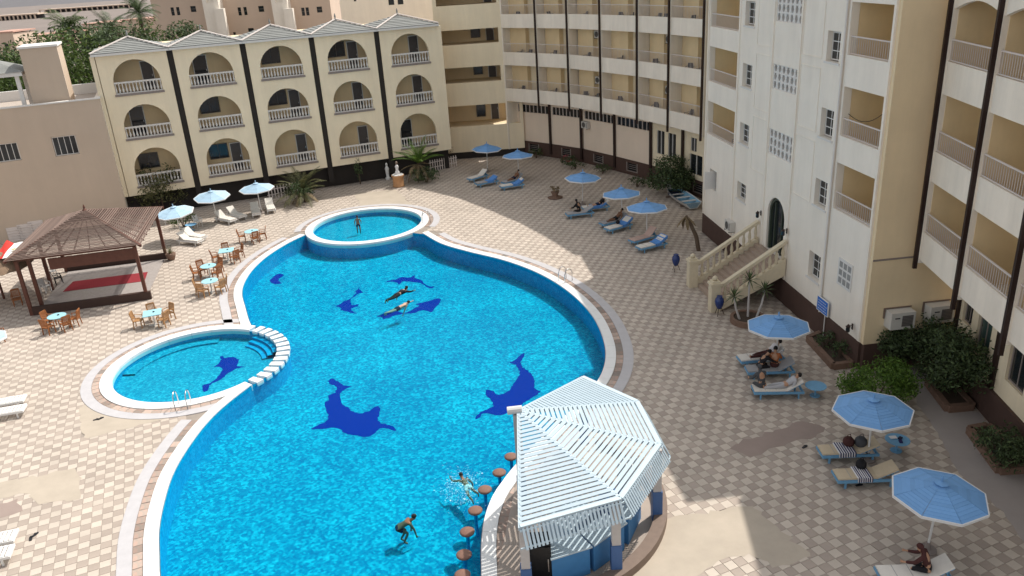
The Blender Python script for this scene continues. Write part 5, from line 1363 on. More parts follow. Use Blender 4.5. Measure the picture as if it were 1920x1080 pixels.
# tricolour flag draped on a thatched parasol
fc = G(26, 472, 2.75); fl = thing('tricolour_flag', 'red white and black flag draped over the thatched parasol', 'flag', fc)
for mt, qd in (('flag_red', ((-12,480),(14,455),(27,458),(4,485))), ('flag_white', ((4,485),(27,458),(46,458),(28,485))), ('flag_black', ((28,485),(46,458),(58,462),(45,487)))):
    c4 = [np.array(G(*p_, 2.75))-fc for p_ in qd]; mb = MB(); n = 6
    for i in range(n):
        for j in range(n):
            def fp(a, b): q_ = c4[0]*(1-a)*(1-b)+c4[1]*(1-a)*b+c4[3]*a*(1-b)+c4[2]*a*b; return (q_[0], q_[1], q_[2]+.05*sin(b*9+q_[0]*5)+.12*b)
            mb.add([fp(i/n, j/n), fp((i+1)/n, j/n), fp((i+1)/n, (j+1)/n), fp(i/n, (j+1)/n)], [(0,1,2,3)])
    so_ = mb.build('stripe', mt, fl)
    if mt == 'flag_white':
        c_ = (c4[0]+c4[1]+c4[2]+c4[3])/4; m2 = MB(); m2.prism([(c_[0]+.13*cos(t)*(1 if k % 2 else .55), c_[1]+.2*sin(t)*(1 if k % 2 else .55)) for k, t in enumerate(np.linspace(0, 2*pi, 11)[:-1])], c_[2]+.13, c_[2]+.14); m2.build('emblem', 'gold', so_)
th = thing('thatched_parasol', 'brown thatched parasol behind the gazebo at the left edge', 'umbrella', G(8,560))
mb = MB(); n = 26
for j in range(5):
    for i in range(n):
        a = 2*pi*(i+.5*(j % 2))/n; r0, r1 = 2.0*(1-j/5.3)+.12, 2.0*(1-(j+1)/5.3); z0, z1 = 2.1+.85*j/5, 2.1+.85*(j+1)/5+.08; dw = pi/n*1.25
        mb.add([(r0*cos(a-dw), r0*sin(a-dw), z0-random.uniform(0,.12)), (r0*cos(a+dw), r0*sin(a+dw), z0-random.uniform(0,.12)), (max(r1,.05)*cos(a+dw), max(r1,.05)*sin(a+dw), z1), (max(r1,.05)*cos(a-dw), max(r1,.05)*sin(a-dw), z1)], [(0,1,2,3)])
mb.build('thatch', 'thatch', th)
mb = MB(); mb.tube([(0,0,0),(0,0,2.9)], .07, 8); mb.build('pole', 'gazebo_wood', th)

# washing line across a corner balcony of the white block
cl = thing('washing_line', 'sagging cord strung across the middle corner balcony of the white block', 'cord', on_frame(WO, WA, 16.2, .3, 10.3), WA)
mb = MB(); mb.tube([(3.0*t, 0, .75*t*t*1.0-.25*sin(pi*t)) for t in np.linspace(0, 1, 12)], .014, 5); mb.build('cord', 'brown_metal', cl)
# ================================================================== vegetation
def leaf_cloud(mb, c, rad, n, size, clumps=14, seed=0, bottom=-.6):
    """leaf-sized faces gathered in clumps through an ellipsoid, gaps between"""
    R_ = np.random.RandomState(seed); cl = []
    while len(cl) < clumps:
        p = R_.uniform(-1, 1, 3)
        if .25 < np.linalg.norm(p) < .95 and p[2] > bottom: cl.append(p)
    for k in range(n):
        q = cl[R_.randint(clumps)]+R_.normal(0, .19, 3)
        if np.linalg.norm(q) > 1.12: continue
        p = np.array(c)+q*np.array(rad)
        d = R_.normal(0, 1, 3)+q*.8+np.array([0, 0, .35]); d /= np.linalg.norm(d); e = np.cross(d, R_.normal(0, 1, 3)); e /= np.linalg.norm(e)
        f = np.cross(d, e); L = size*R_.uniform(.7, 1.4); w_ = L*R_.uniform(.35, .55)
        mb.add([p-e*L, p-f*w_*.8+d*L*.1, p+e*L, p+f*w_*.8+d*L*.1], [(0,1,2,3)])
def shrub(p, rad, h, lab, n=900, size=.10, mt='leaf_mid', seed=1, cat='shrub', name='shrub', clumps=16, flowers=None, z0=0.0, group=None):
    root = thing(name, lab, cat, (p[0], p[1], z0), 0, group)
    mb = MB(); leaf_cloud(mb, (0, 0, h*.56), (rad, rad*.95, h*.5), n, size, clumps, seed); mb.build('foliage', mt, root)
    R_ = np.random.RandomState(seed+50); 
    for k in range(4):
        a = R_.uniform(0, 6.28); r = rad*.5*R_.uniform(.4, 1)
        m2 = MB(); m2.tube([(.05*cos(a), .05*sin(a), 0), (r*.5*cos(a), r*.5*sin(a), h*.35), (r*cos(a+.3), r*sin(a+.3), h*.68)], [.04, .028, .012], 6); m2.build('stem', 'bark', root)
    if flowers:
        m2 = MB(); leaf_cloud(m2, (0, 0, h*.62), (rad, rad, h*.5), 60, .07, 8, seed+9); m2.build('blossom', flowers, root)
    return root
def frond(mb, base, az, el, L, droop, n=14, wl=.42, mi=0, stiff=0.0):
    """pinnate palm leaf: a rib with leaflets on both sides"""
    p = Vector(base); ds = L/n; pts = [p.copy()]; e = el
    for k in range(n):
        d = Vector((cos(az)*cos(e), sin(az)*cos(e), sin(e))); p = p+d*ds; pts.append(p.copy()); e -= droop/n*(.5+k/n)
    side = Vector((-sin(az), cos(az), 0))
    for k in range(n):
        a, b = pts[k], pts[k+1]; r = .016*(1-k/n)+.004
        mb.add([a-side*r, a+side*r, b+side*r, b-side*r], [(0,1,2,3)], mi)
        if k < 1: continue
        t = k/n; wl_ = wl*sin(pi*(.12+.84*t))*random.uniform(.85, 1.1); d = (b-a).normalized()
        for s_ in (-1, 1):
            for q in (0, .5):
                o = a+(b-a)*q; tip = o+side*s_*wl_*.82+d*wl_*.62-Vector((0, 0, wl_*.28)); w_ = d*.030
                mb.add([o-w_, o+w_, tip+w_*.3, tip-w_*.3], [(0,1,2,3)], mi)
def palm(p, th, L, n, lab, mt='leaf_mid', el0=20, el1=80, droop=1.6, tr=.18, skirt=6, name='palm_tree', cat='palm', wl=.42, lean=(0,0), group=None):
    root = thing(name, lab, cat, (p[0], p[1], 0), random.uniform(0, 6), group)
    mb = MB(); k = 7; pts = [(lean[0]*(i/k)**1.5, lean[1]*(i/k)**1.5, th*i/k) for i in range(k+1)]; mb.tube(pts, [tr*(1.25 if i == 0 else 1-.25*i/k+(.06 if i % 2 else 0)) for i in range(k+1)], 10); mb.build('trunk', 'bark', root)
    top = pts[-1]; mb = MB()
    for i in range(n):
        frond(mb, top, 2.4*i, radians(random.uniform(el0, el1)), L*random.uniform(.8, 1.1), droop*random.uniform(.7, 1.2), wl=wl)
    mb.build('fronds', mt, root)
    if skirt:
        mb = MB()
        for i in range(skirt): frond(mb, (top[0], top[1], top[2]-.1), 2.4*i+1, radians(random.uniform(-30, 15)), L*.8, 1.2, wl=wl*.8)
        mb.build('dry_fronds', 'leaf_dry', root)
    return root
def yucca(root, x, y, h, n=34, L=.6):
    mb = MB(); mb.tube([(x*.4, y*.4, 0), (x*.8, y*.8, h*.5), (x, y, h)], [.06, .05, .04], 7); mb.build('trunk', 'hut_post', root)
    mb = MB()
    for i in range(n):
        a = 2.4*i; e = radians(-35+115*(i/n)); d = Vector((cos(a)*cos(e), sin(a)*cos(e), sin(e))); s_ = Vector((-sin(a), cos(a), 0)); b = Vector((x, y, h)); m_ = b+d*L*.5; t = b+d*L-Vector((0,0,.08))
        mb.add([b-s_*.012, b+s_*.012, m_+s_*.03, m_-s_*.03], [(0,1,2,3)]); mb.add([m_-s_*.03, m_+s_*.03, t], [(0,1,2)])
    mb.build('leaf_rosette', 'leaf_dark', root)
P = lambda x, y: G(x, y)[:2]
shrub(P(308,398), 2.1, 3.6, 'big olive-leaved bush in front of the first arched bay', 2600, .13, 'leaf_olive', 3, 'bush', 'olive_bush', 26)
shrub(P(345,425), 1.0, 1.3, 'low green shrub behind the parasol nearest the gazebo', 500, .09, 'leaf_mid', 5)
palm(P(576,378), .9, 2.7, 26, 'leaning olive-green palm before the third arched bay', 'leaf_olive', 5, 75, 1.2, .2, 8, lean=(-.3, .1), wl=.36)
shrub(P(566,380), 1.25, 1.7, 'dark rounded shrub at the foot of the leaning palm', 900, .10, 'leaf_dark', 8)
palm(P(788,338), 1.5, 2.5, 24, 'bright green palm with hanging dry leaves beside the terracotta pedestal', 'leaf_bright', 30, 85, 1.1, .2, 12, wl=.34)
shrub(P(800,342), 1.3, 1.3, 'dark shrub round the trunk of the bright green palm', 800, .10, 'leaf_dark', 12)
shrub(P(838,300), .75, 1.9, 'reddish brown shrub at the right end of the arcade', 420, .08, 'leaf_dry', 14)
shrub(P(676,345), .5, 2.2, 'thin dark plant against the plinth between the palms', 260, .09, 'leaf_dark', 15)
for i, (x, y, r, h_, lab, fl_) in enumerate(((935,276,.8,1.2,'small dark shrub under the corner block',None), (1005,296,.7,.9,'low dark shrub in the bed before the first basement window',None), (1066,308,.8,.8,'low shrub with red flowers before the curved wing','flower_pink'), (1080,316,.9,.7,'low dark shrub right of the red flowered one',None), (1130,325,.8,.8,'low dark shrub before the third basement window',None), (1195,350,.9,.8,'low dark shrub left of the big round bush',None))):
    shrub(P(x, y), r, h_, lab, 300, .09, 'leaf_dark', 20+i, flowers=fl_)
shrub(P(1260,364), 2.0, 2.7, 'big round dark green bush by the rowing boat', 5200, .11, 'leaf_dark', 31, 'bush', 'round_bush', 26)
shrub(P(1700,682), 1.5, 2.3, 'dark bush below the window air conditioners', 5200, .09, 'leaf_dark', 41, 'bush', 'hedge_bush', 26)
shrub(P(1800,742), 1.75, 2.9, 'largest dark green bush on the right against the cream wall', 7500, .09, 'leaf_dark', 42, 'bush', 'hedge_bush', 30)
shrub(P(1755,692), 1.2, 2.5, 'dark bush squeezed between the two larger ones on the right', 3600, .09, 'leaf_dark', 45, 'bush', 'hedge_bush', 20)
shrub(P(1640,750), 1.45, 1.7, 'light green feathery bush behind the parasol with striped towels', 5200, .075, 'leaf_bright', 43, 'bush', 'feathery_bush', 24)
shrub(P(1888,872), 1.15, 1.4, 'sparse dark bush in the kerbed bed at the right edge', 2000, .07, 'leaf_dark', 44, 'bush', 'sparse_bush', 18)
# kerbed beds
def bed(pts, lab, h_=.28):
    o = thing('planting_bed', lab, 'planter', (*G(*pts[0])[:2], 0)); b = G(*pts[0])[:2]; Q = [np.array(G(*p)[:2])-b for p in pts]; n = len(Q)
    for k in range(n):
        p, q = Q[k], Q[(k+1) % n]; mb = MB(); mb.bar((p[0], p[1], h_/2), (q[0], q[1], h_/2), .22, h_); mb.build('kerb', 'planter_brown', o)
    fill('soil', Q if True else Q, [], h_-.08, 'soil', o)
bed([(1515,640),(1545,628),(1596,688),(1562,692)], 'narrow brown kerbed bed along the white wall')
bed([(1738,722),(1765,705),(1822,768),(1776,772)], 'brown kerbed bed under the largest dark bush')
bed([(1816,812),(1850,806),(1925,862),(1925,885),(1872,888)], 'brown kerbed bed at the right edge')
shrub(P(1548,655), .55, .8, 'dry twiggy plant in the narrow bed, left one', 300, .07, 'leaf_dark', 51); shrub(P(1575,676), .5, .9, 'dry twiggy plant in the narrow bed, right one', 300, .07, 'leaf_dark', 52)
# yuccas in a round planter
q = G(1402,603); yp = thing('round_planter', 'round brown planter at the foot of the stairs', 'planter', q)
mb = MB(); mb.lathe([(.85,0),(.85,.28),(.70,.28),(.70,.20)], 24); mb.build('ring', 'planter_brown', yp); mb = MB(); mb.lathe([(.0,.19),(.70,.19),(.70,.21),(.0,.21)], 24); mb.build('soil', 'soil', yp)
for i, (dx, dy, h_, lab) in enumerate(((.05, .2, 2.1, 'tallest yucca of three in the round planter'), (-.55, -.1, 1.45, 'left yucca of three in the round planter'), (.55, .05, 1.6, 'right yucca of three in the round planter'))):
    y_ = thing('yucca', lab, 'yucca', (q[0]+dx*.4, q[1]+dy*.4, .2)); yucca(y_, dx, dy, h_-.2)
pt = thing('potted_plant', 'reddish potted plant standing alone on the shaded tiles', 'potted plant', G(1041,371))
mb = MB(); mb.lathe([(.55,0),(.60,.05),(.25,.08),(.22,.25),(.34,.50),(.30,.50)], 16); mb.build('pot', 'planter_brown', pt, True)
mb = MB(); leaf_cloud(mb, (0,0,.8), (.35,.35,.35), 220, .07, 8, 61); mb.build('foliage', 'leaf_dry', pt)
pt = thing('potted_plant', 'spiky potted plant beside the right rear gazebo post', 'potted plant', G(322,487))
mb = MB(); mb.lathe([(.20,0),(.30,.25),(.34,.45),(.28,.45)], 14); mb.build('pot', 'planter_brown', pt, True)
mb = MB()
for i in range(40):
    a = 2.4*i; e = radians(20+60*i/40); d = Vector((cos(a)*cos(e), sin(a)*cos(e), sin(e))); s_ = Vector((-sin(a), cos(a), 0)); b = Vector((0,0,.42)); mb.add([b-s_*.02, b+s_*.02, b+d*.7], [(0,1,2)])
mb.build('leaves', 'leaf_olive', pt)
pt = thing('dead_palm', 'thin dark bare palm trunk beyond the entrance stairs', 'palm', G(1310,470))
mb = MB(); mb.tube([(0,0,0),(-.15,.1,.9),(-.5,.2,1.7),(-.75,.3,2.2)], [.14,.13,.11,.08], 8); mb.build('trunk', 'bark', pt)
mb = MB()
for i in range(7): frond(mb, (-.75,.3,2.2), 2.4*i, radians(random.uniform(-70,-30)), .9, .6, wl=.15)
mb.build('dry_fronds', 'leaf_dry', pt)
# picket fences before the arcade
pk = MB(); pk.box(-.045, .045, -.012, .012, 0, 1.0); pk.add([(-.045,-.012,1.0),(.045,-.012,1.0),(.045,.012,1.0),(-.045,.012,1.0),(0,0,1.07)], [(0,1,4),(1,2,4),(2,3,4),(3,0,4)]); pk_me = pk.mesh('picket', 'rail_grey')
for (a, b, lab) in (((503,374), (560,363), 'weathered picket fence left of the leaning palm'), ((806,322), (858,311), 'weathered picket fence right of the bright green palm'), ((252,402), (300,392), 'weathered picket fence behind the olive bush')):
    A, B = G(*a)[:2], G(*b)[:2]; L = np.linalg.norm(B-A); an = atan2(*(B-A)[::-1]); fe = thing('picket_fence', lab, 'fence', (*A, 0), an)
    n = int(L/.24)
    for k in range(n): obj('picket', pk_me, fe, (L*(k+.5)/n, 0, random.uniform(-.04, .0)), random.uniform(-.03, .03))
    for z in (.3, .75): mb = MB(); mb.box(0, L, .015, .05, z, z+.07); mb.build('rail', 'rail_grey', fe)

# ================================================================== background beyond the hotel
def at(x, y, d):
    """point on the photo ray (x, y) at ground distance y = d"""
    r = ray(x, y); return np.array([0, 0, CAMH])+r*(d/r[1])
def far_tree(x, d, h, rad, lab, mt, seed, n=1500):
    p = at(x, 60, d); root = thing('garden_tree', lab, 'tree', (p[0], p[1], 0), 0, 'garden trees behind the left buildings')
    mb = MB(); mb.tube([(0,0,0),(.2,.1,h*.35),(.1,-.1,h*.6)], [.28,.2,.1], 8); mb.build('trunk', 'bark', root)
    for k in range(4):
        a = k*1.6+seed; m2 = MB(); m2.tube([(.15,.05,h*.4),(rad*.5*cos(a), rad*.5*sin(a), h*.68)], [.1,.03], 6); m2.build('limb', 'bark', root)
    mb = MB(); leaf_cloud(mb, (0,0,h*.66), (rad, rad*.9, h*.36), n, .24, 22, seed, -.9); mb.build('crown', mt, root)
tl = ['far left', 'left of the roof shelter', 'behind the roof tower', 'right of the roof tower', 'between the palms', 'left of the tall palm', 'behind the first grey roof', 'behind the second grey roof', 'at the beige houses']
for i, (x, d, h_, r_, mt) in enumerate(((-40,84,11.8,4.6,'leaf_mid'), (12,88,12.2,4.8,'leaf_dark'), (62,90,12.6,4.4,'leaf_mid'), (112,86,13.0,4.8,'leaf_mid'), (150,94,13.8,4.4,'leaf_dark'), (196,92,13.2,4.4,'leaf_dark'), (245,96,13.2,4.2,'leaf_dark'), (292,100,12.8,4.0,'leaf_mid'), (345,104,12.2,3.6,'leaf_dark'))):
    far_tree(x, d, h_, r_, 'leafy garden tree '+tl[i], mt, 70+i, 3400)
for (x, d, th, lab) in ((130, 95, 13.2, 'bushy tall palm rising above the garden trees'), (268, 104, 14.0, 'slender tall palm left of the beige houses'), (205, 100, 12.4, 'short palm between the two tall ones')):
    p = at(x, 60, d); palm(p[:2], th, 3.0, 30, lab, 'leaf_mid' if x < 150 else 'leaf_dark', 0, 85, 1.5, .25, 6, wl=.7)
def houses(x0, x1, d, dep, z1, lab, wall, roofm, wins, name='beige_house', roofz=None):
    A, B = at(x0, 30, d), at(x1, 30, d); w_ = B[0]-A[0]
    o = thing(name, lab, 'house', (A[0], d, 0))
    hl = [(w_*fx-.55*s_, w_*fx+.55*s_, zz, zz+hh) for fx, zz, s_, hh in wins]
    mb = MB(); mb.wall(0, w_, 0, z1, hl, 0, .3); mb.build('wall', wall, o)
    mb = MB(); mb.box(0, w_, .31, dep, 0, z1-.25); mb.build('core', wall, o)
    mb = MB(); mb.box(-.3, w_+.3, -.2, dep+.2, z1+.001, z1+.3); mb.build('roof', roofm, o)
    for h_ in hl:
        m2 = MB(); m2.box(h_[0], h_[1], .12, .16, h_[2], h_[3]); wn = m2.build('window', 'glass_dark', o)
        m2 = MB(); m2.box(h_[0], h_[1], .08, .119, (h_[2]+h_[3])/2-.04, (h_[2]+h_[3])/2+.04); m2.build('window_bar', 'door_dark', wn)
    return o, w_
def zat(y, x, d): return at(x, y, d)[2]
dB = 122
for i, (x0, x1, lab) in enumerate(((288, 392, 'beige house with paired windows, left of the three behind the arcade'), (412, 520, 'beige house with paired windows, middle of the three behind the arcade'), (540, 622, 'beige house with paired windows, right of the three behind the arcade'))):
    top = 15.6+i*.2; zb = zat(24, x0+30, dB)
    houses(x0, x1, dB, 10, top, lab, 'far_wall', 'far_roof_pink', [(.36, zb-.4, .42, 1.1), (.46, zb-.4, .42, 1.1), (.74, zb-.1, .7, .8), (.80, zb-3.4, .35, .8), (.50, zb-4.0, .75, 1.8), (.2, zb-3.4, .35, .8)])
    p = at(x1+9, 30, dB-1.5)
    if i < 2:
        o = thing('stair_turret', 'sunlit cream stair turret between the beige houses, %s one' % ('left', 'right')[i], 'tower', (p[0], dB-2, 0))
        mb = MB(); mb.wall(-1.1, 1.1, 0, 16.6, [(-.5, .5, zb+1.0, zb+2.0)], 0, .3); mb.build('wall', 'white_stucco', o); mb = MB(); mb.box(-1.1, 1.1, .31, 4, 0, 16.5); mb.build('core', 'white_stucco', o)
        mb = MB(); mb.box(.6, 1.9, -.8, -.01, 0, zb+.2); mb.build('buttress', 'white_stucco', o)
tw, w_ = houses(640, 812, 90, 11, 22, 'tall pale building rising behind the right end of the arcade', 'white_stucco', 'roof_flat', [(.17, 14.2, .25, 1.3), (.56, 13.6, .55, 1.5), (.66, 13.6, .55, 1.5)], 'pale_tower_block')
# far settlement
R_ = np.random.RandomState(5)
fars = [(-60,62,250,14,'flat pink-roofed house at the far left edge'), (66,130,262,16,'flat pink-roofed house left of the bushy palm'), (150,232,330,20,'flat pink-roofed house right of the bushy palm'), (226,290,300,14,'long pink-roofed house left of the beige houses'), (-30,14,205,10,'cream house corner at the far left edge')]
for i, (x0, x1, d, dep, lab) in enumerate(fars):
    houses(x0, x1, d, dep, [5.2, 5.0, 4.6, 6.2, 8.6][i], lab, 'far_wall', 'far_roof_pink', [(.3, 1.6, 1.2, 1.6), (.7, 1.6, 1.2, 1.6)] if i < 4 else [(.6, 4.5, .9, 1.6)], 'distant_house')
for i, (x0, x1, d, z1, lab) in enumerate(((-80, 66, 620, 3.6, 'long white colonnaded shed on the far skyline, left part'), (70, 250, 760, 3.4, 'long pale shed on the far skyline, right part'))):
    A, B = at(x0, 10, d), at(x1, 10, d); o = thing('distant_shed', lab, 'building', (A[0], d, 0)); L = B[0]-A[0]
    mb = MB(); mb.box(0, L, 0, 14, z1-.8, z1); mb.build('roof', 'far_wall', o)
    for k in range(18): m2 = MB(); m2.box(L*k/18, L*k/18+.9, 0, 1, 0, z1-.8); m2.build('column', 'far_wall', o)
    mb = MB(); mb.box(0, L, 9, 10, 0, z1-.8); mb.build('back_wall', 'far_dark', o)
hill = MB(); n = 40
V = []
for i in range(n+1):
    x = -1500+3000*i/n; V += [(x, 1250, -1), (x, 1700, 22+10*sin(i*.7)+6*sin(i*1.9)), (x, 2400, 10)]
F_ = [(3*i+j, 3*i+3+j, 3*i+4+j, 3*i+1+j) for i in range(n) for j in (0, 1)]
hill.add(V, F_); tag(hill.build('hills', 'far_dark'), kind='structure')
# ================================================================== people
def sk(name, verts, edges, rad, mt, parent, root=0, sub=1):
    me = bpy.data.meshes.new(name); me.from_pydata([tuple(map(float, v)) for v in verts], edges, []); me.materials.append(M[mt])
    o = obj(name, me, parent); m_ = o.modifiers.new('skin', 'SKIN'); m_.use_smooth_shade = True
    ly = me.skin_vertices[0].data
    for i, r in enumerate(rad):
        ly[i].radius = (r, r) if isinstance(r, (int, float)) else r; ly[i].use_root = (i == root)
    s_ = o.modifiers.new('sub', 'SUBSURF'); s_.levels = sub; s_.render_levels = sub
    return o
def person(lab, loc, rz, skin='skin_mid', H_=1.72, lean=0, thigh=(0, 0), shin=(0, 0), uarm=(10, 10), farm=(20, 20), spread=.10, head=0, pel=None, top=None, bottom=None, hair='hair_black', longhair=False, pitch=0, armout=.06, sleeves=False, trousers=False, headscarf=None):
    """x = forward, y = left, z = up; angles in degrees, 0 = hanging down / upright, + = forward"""
    k = H_/1.75
    root = thing('person', lab, 'person', loc, rz); root.rotation_euler = (0, radians(pitch), rz)
    dv = lambda a: np.array([sin(radians(a)), 0, -cos(radians(a))]); uv = lambda a: np.array([sin(radians(a)), 0, cos(radians(a))])
    pz = pel if pel is not None else .44*k+.43*k+.06
    pel_ = np.array([0, 0, pz]); up = uv(lean); belly = pel_+up*.17*k; chest = pel_+up*.36*k; neck = pel_+up*.52*k
    hd = uv(lean+head); jaw = neck+hd*.09*k+np.array([cos(radians(lean+head)), 0, -sin(radians(lean+head))])*.02*k; mid = neck+hd*.17*k; crown = neck+hd*.245*k
    V = [pel_, belly, chest, neck, jaw, mid, crown]; E_ = [(0,1),(1,2),(2,3),(3,4),(4,5),(5,6)]; Rr = [(.135*k,.10*k), (.125*k,.095*k), (.15*k,.105*k), .056*k, (.068*k,.075*k), (.080*k,.092*k), (.055*k,.065*k)]
    J = {}
    for s_, i in ((1, 0), (-1, 1)):
        y = np.array([0, s_, 0])
        sh_ = neck-up*.06*k+y*.185*k; el = sh_+dv(lean*.0+uarm[i])*.29*k+y*armout*k; wr = el+dv(farm[i])*.25*k; pa = wr+dv(farm[i])*.075*k
        b = len(V); V += [sh_, el, wr, pa]; E_ += [(2, b), (b, b+1), (b+1, b+2), (b+2, b+3)]; Rr += [.062*k, .043*k, .030*k, (.036*k, .022*k)]
        fd = dv(farm[i]); cr = np.array([fd[2], 0, -fd[0]])
        for q in range(5):
            off = (q-2)*.017*k; Lf = (.055, .075, .082, .075, .06)[q]*k
            root_ = pa+y*off*.0+cr*off; tip = root_+fd*Lf+(cr*(-.035)*k if q == 0 else 0)-y*.012*k
            V += [tip]; E_ += [(b+3, len(V)-1)]; Rr += [.0095*k]
        hip = pel_-up*.04*k+y*spread*k; kn = hip+dv(thigh[i])*.43*k+y*spread*.3*k; an_ = kn+dv(shin[i])*.42*k
        fdir = np.array([cos(radians(shin[i])), 0, sin(radians(shin[i]))]); toe = an_+fdir*.15*k-np.array([0, 0, .03*k]); heel = an_-fdir*.04*k-np.array([0, 0, .03*k])
        b2 = len(V); V += [hip, kn, an_, toe]; E_ += [(0, b2), (b2, b2+1), (b2+1, b2+2), (b2+2, b2+3)]; Rr += [.092*k, .060*k, .040*k, (.042*k, .026*k)]
        J[i] = (sh_, el, wr, hip, kn, an_)
    nose = mid+np.array([cos(radians(lean+head)), 0, -sin(radians(lean+head))])*.098*k-hd*.02*k
    V.append(nose); E_.append((5, len(V)-1)); Rr.append(.016*k)
    body = sk('body', V, E_, Rr, skin, root)
    # hair cap
    mb = MB(); f_ = np.array([cos(radians(lean+head)), 0, -sin(radians(lean+head))])
    n, m_ = 12, 7; c = mid+hd*.025*k-f_*.012*k; VV = []; y = np.array([0, 1, 0])
    for j in range(m_+1):
        ph = (pi*.66)*j/m_
        for i in range(n):
            a = 2*pi*i/n; d = hd*cos(ph)*.112+(f_*cos(a)*.104+y*sin(a)*.092)*sin(ph)
            if cos(a) > .3 and ph > pi*.30: d = d*.86
            VV.append(c+d*k*(1.0 if not longhair else 1.06))
    mb.add(VV, [(j*n+i, j*n+(i+1) % n, (j+1)*n+(i+1) % n, (j+1)*n+i) for j in range(m_) for i in range(n)]); mb.build('hair' if not headscarf else 'headscarf', headscarf or hair, root, True)
    if top:
        v = [pel_, belly, chest, neck-up*.02*k]; e = [(0,1),(1,2),(2,3)]; r = [(.155*k,.12*k), (.15*k,.115*k), (.172*k,.125*k), .07*k]
        for i in (0, 1):
            sh_, el, wr = J[i][:3]; b = len(v); v += [sh_, sh_+(el-sh_)*.75]; e += [(2, b), (b, b+1)]; r += [.08*k, .065*k]
            if sleeves: v += [el, wr]; e += [(b+1, b+2), (b+2, b+3)]; r += [.06*k, .048*k]
        if headscarf: v += [mid]; e += [(3, len(v)-1)]; r += [.075*k]
        sk('shirt', v, e, r, top, root)
    if bottom:
        v = [belly-up*.06*k, pel_]; e = [(0,1)]; r = [(.14*k,.108*k), (.155*k,.12*k)]
        for i in (0, 1):
            hip, kn, an_ = J[i][3:]; b = len(v); v += [hip, hip+(kn-hip)*(.55 if not trousers else .95)]; e += [(1, b), (b, b+1)]; r += [.108*k, .09*k if not trousers else .078*k]
            if trousers: v += [an_]; e += [(b+1, b+2)]; r += [.065*k]
        sk('shorts' if not trousers else 'trousers', v, e, r, bottom, root, 1)
    return root
def seat_pose(i, x, lab, rz_off=0, y=0, zz=.42, **kw):
    p, an = on_lounger(i, x, y, 0); return person(lab, (p[0], p[1], 0), an+rz_off, pel=zz+.10, **kw)
FZ = FLOOR_Z
q = G(752, 1022, FZ); person('boy bending forward in the water, bare brown back', (q[0], q[1], FZ+.06), radians(15), 'skin_dark', 1.55, lean=68, thigh=(46, 54), shin=(-34, -26), uarm=(15, 25), farm=(-5, 10), head=-20, bottom='cloth_navy', pel=.68)
q = G(674, 440, KID_Z); person('child standing with back turned in the round top pool', (q[0], q[1], KID_Z+.06), radians(100), 'skin_dark', 1.38, lean=4, thigh=(4, -6), shin=(0, -6), uarm=(-8, 12), farm=(10, 40), bottom='cloth_navy', armout=.10)
def swim(lab, head_px, foot_px, skin, z=-.16, H_=1.6, **kw):
    a, b = G(*head_px, z), G(*foot_px, z); an = atan2(a[1]-b[1], a[0]-b[0])
    # prone: upright figure pitched 90 degrees forward about its feet
    return person(lab, (b[0], b[1], z), an, skin, H_, pitch=80, **kw)
swim('splashing swimmer in white shorts near the bar stools', (857, 892), (893, 940), 'skin_dark', -.34, 1.45, bottom='cloth_white', thigh=(10, -12), shin=(-12, -30), uarm=(150, 60), farm=(170, 90), head=-30, armout=.2)
swim('pale swimmer gliding over the longest of the far dolphin mosaics', (762, 578), (722, 590), 'skin_light', -.30, 1.6, bottom='cloth_navy', thigh=(4, -6), shin=(-8, -14), uarm=(165, 40), farm=(172, 50), head=-20)
swim('swimmer dressed all in black near the far dolphin mosaics', (768, 548), (724, 566), 'skin_mid', -.26, 1.7, top='cloth_black', bottom='cloth_black', trousers=True, sleeves=True, thigh=(5, -5), shin=(-5, -12), uarm=(30, 150), farm=(40, 165), head=-25, headscarf='cloth_black')
# foam thrown up by the splashing swimmer
fo = thing('water_splash', 'white foam and droplets around the splashing swimmer', 'splash', (*G(870, 912, -.12)[:2], -.125)); mb = MB(); R_ = np.random.RandomState(3)
for i in range(1300):
    a = R_.uniform(0, 6.28); r = abs(R_.normal(.5, .26)); x, y = r*cos(a)*.9+R_.normal(0, .1)-.05, r*sin(a)*1.35+R_.normal(0, .1)
    s_ = R_.uniform(.006, .022); z = abs(R_.normal(0, .05)) if R_.rand() < .5 else .004
    d = R_.normal(0, 1, (3, 2))*s_; mb.add([(x+d[0,0], y+d[0,1], z), (x+d[1,0], y+d[1,1], z+s_*.3), (x+d[2,0], y+d[2,1], z)], [(0,1,2)])
o = mb.build('droplets', 'foam', fo); tag(o, kind='stuff')
# people on the loungers
seat_pose(10, .95, 'person in black sitting upright on a lounger under the shaded parasol', 2.2, lean=18, thigh=(80, 74), shin=(10, 0), uarm=(35, 40), farm=(70, 60), head=10, top='cloth_black', bottom='cloth_black', trousers=True, sleeves=True, headscarf='cloth_black')
rec = dict(lean=-52, thigh=(86, 82), shin=(88, 70), uarm=(25, 20), farm=(50, 60), head=25)
def recline(i, lab, x=1.22, **kw):
    d = dict(rec); d.update(kw); return seat_pose(i, x, lab, pi, zz=.40, **d)
recline(11, 'person reclining in dark clothes behind the one in black', bottom='cloth_navy', top='cloth_black', skin='skin_mid')
recline(8, 'person reclining under the second corner parasol', skin='skin_dark', bottom='cloth_navy')
recline(12, 'person reclining on the rear lounger under the middle shaded parasol', skin='skin_dark', bottom='cloth_black')
recline(16, 'person in a white top reclining on the farthest crowded lounger', top='cloth_white', bottom='cloth_brown', trousers=True, x=1.3)
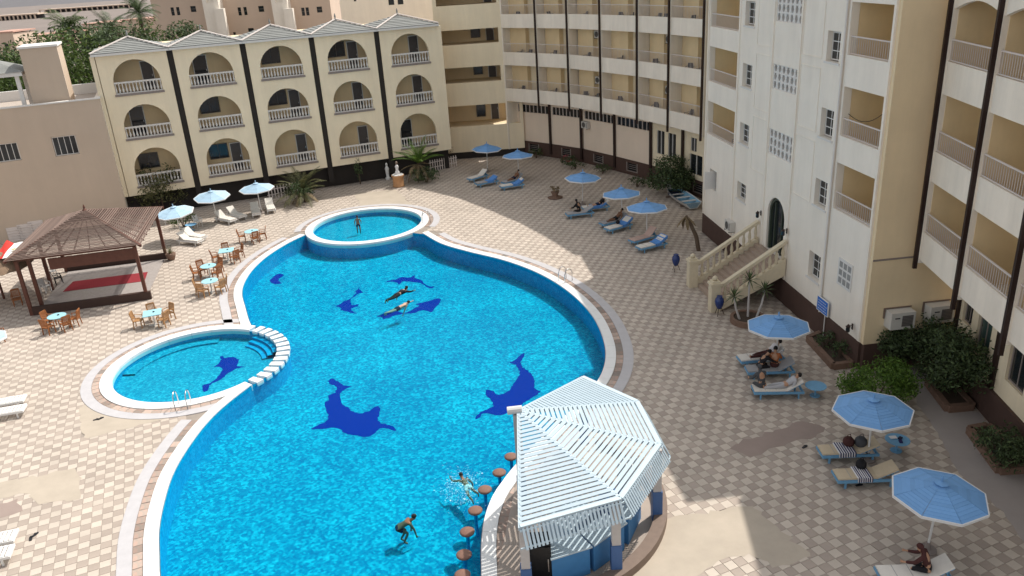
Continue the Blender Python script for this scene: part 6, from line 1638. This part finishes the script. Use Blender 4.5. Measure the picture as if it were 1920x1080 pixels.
recline(18, 'person in pale clothes lying back on the nearest crowded lounger', top='cloth_pale', bottom='cloth_pale', trousers=True, sleeves=True, x=1.25, lean=-58)
seat_pose(17, .55, 'person in black leaning over the middle crowded lounger', .3, lean=35, thigh=(85, 80), shin=(5, -5), uarm=(45, 50), farm=(80, 70), head=10, top='cloth_black', bottom='cloth_black', trousers=True, sleeves=True)
seat_pose(17, 1.15, 'person in orange-brown sitting on the middle crowded lounger', 1.2, lean=14, thigh=(82, 76), shin=(8, 0), uarm=(25, 35), farm=(60, 70), head=5, top='cloth_orange', bottom='cloth_brown', trousers=True, sleeves=True)
seat_pose(18, .35, 'broad person in dark grey seen from behind on the nearest crowded lounger', 1.9, lean=20, thigh=(82, 78), shin=(5, 0), uarm=(30, 25), farm=(65, 60), head=8, top='cloth_grey', bottom='cloth_grey', trousers=True, sleeves=True, H_=1.8, headscarf='cloth_grey')
seat_pose(21, 1.35, 'person in dark brown sitting on the lounger at the bottom edge', 2.6, lean=22, thigh=(84, 78), shin=(8, 0), uarm=(40, 45), farm=(75, 80), head=14, top='cloth_brown', bottom='cloth_black', trousers=True, sleeves=True, headscarf='cloth_brown', H_=1.68)
# bags
def bag(i, x, y, mt, lab, s_=1.0):
    p, an = on_lounger(i, x, y, .42); o = thing('beach_bag', lab, 'bag', p, an+.4)
    mb = MB(); mb.lathe([(.14*s_,0),(.20*s_,.06*s_),(.19*s_,.22*s_),(.12*s_,.30*s_),(.02*s_,.31*s_)], 10); mb.build('bag_body', mt, o, True)
    mb = MB(); mb.tube([(-.1*s_,0,.27*s_),(-.06*s_,0,.42*s_),(.06*s_,0,.42*s_),(.1*s_,0,.27*s_)], .012, 5); mb.build('handle', mt, o)
bag(19, 1.05, .18, 'cloth_brown', 'dark brown bag on the rear tan lounger'); bag(19, 1.45, .1, 'cloth_grey', 'grey bag beside the brown one on the rear tan lounger', 1.1); bag(20, .95, .28, 'cloth_black', 'black bag on the front tan lounger', .9); bag(13, 1.1, .2, 'cloth_black', 'small black bag on the lounger under the middle shaded parasol', .7)
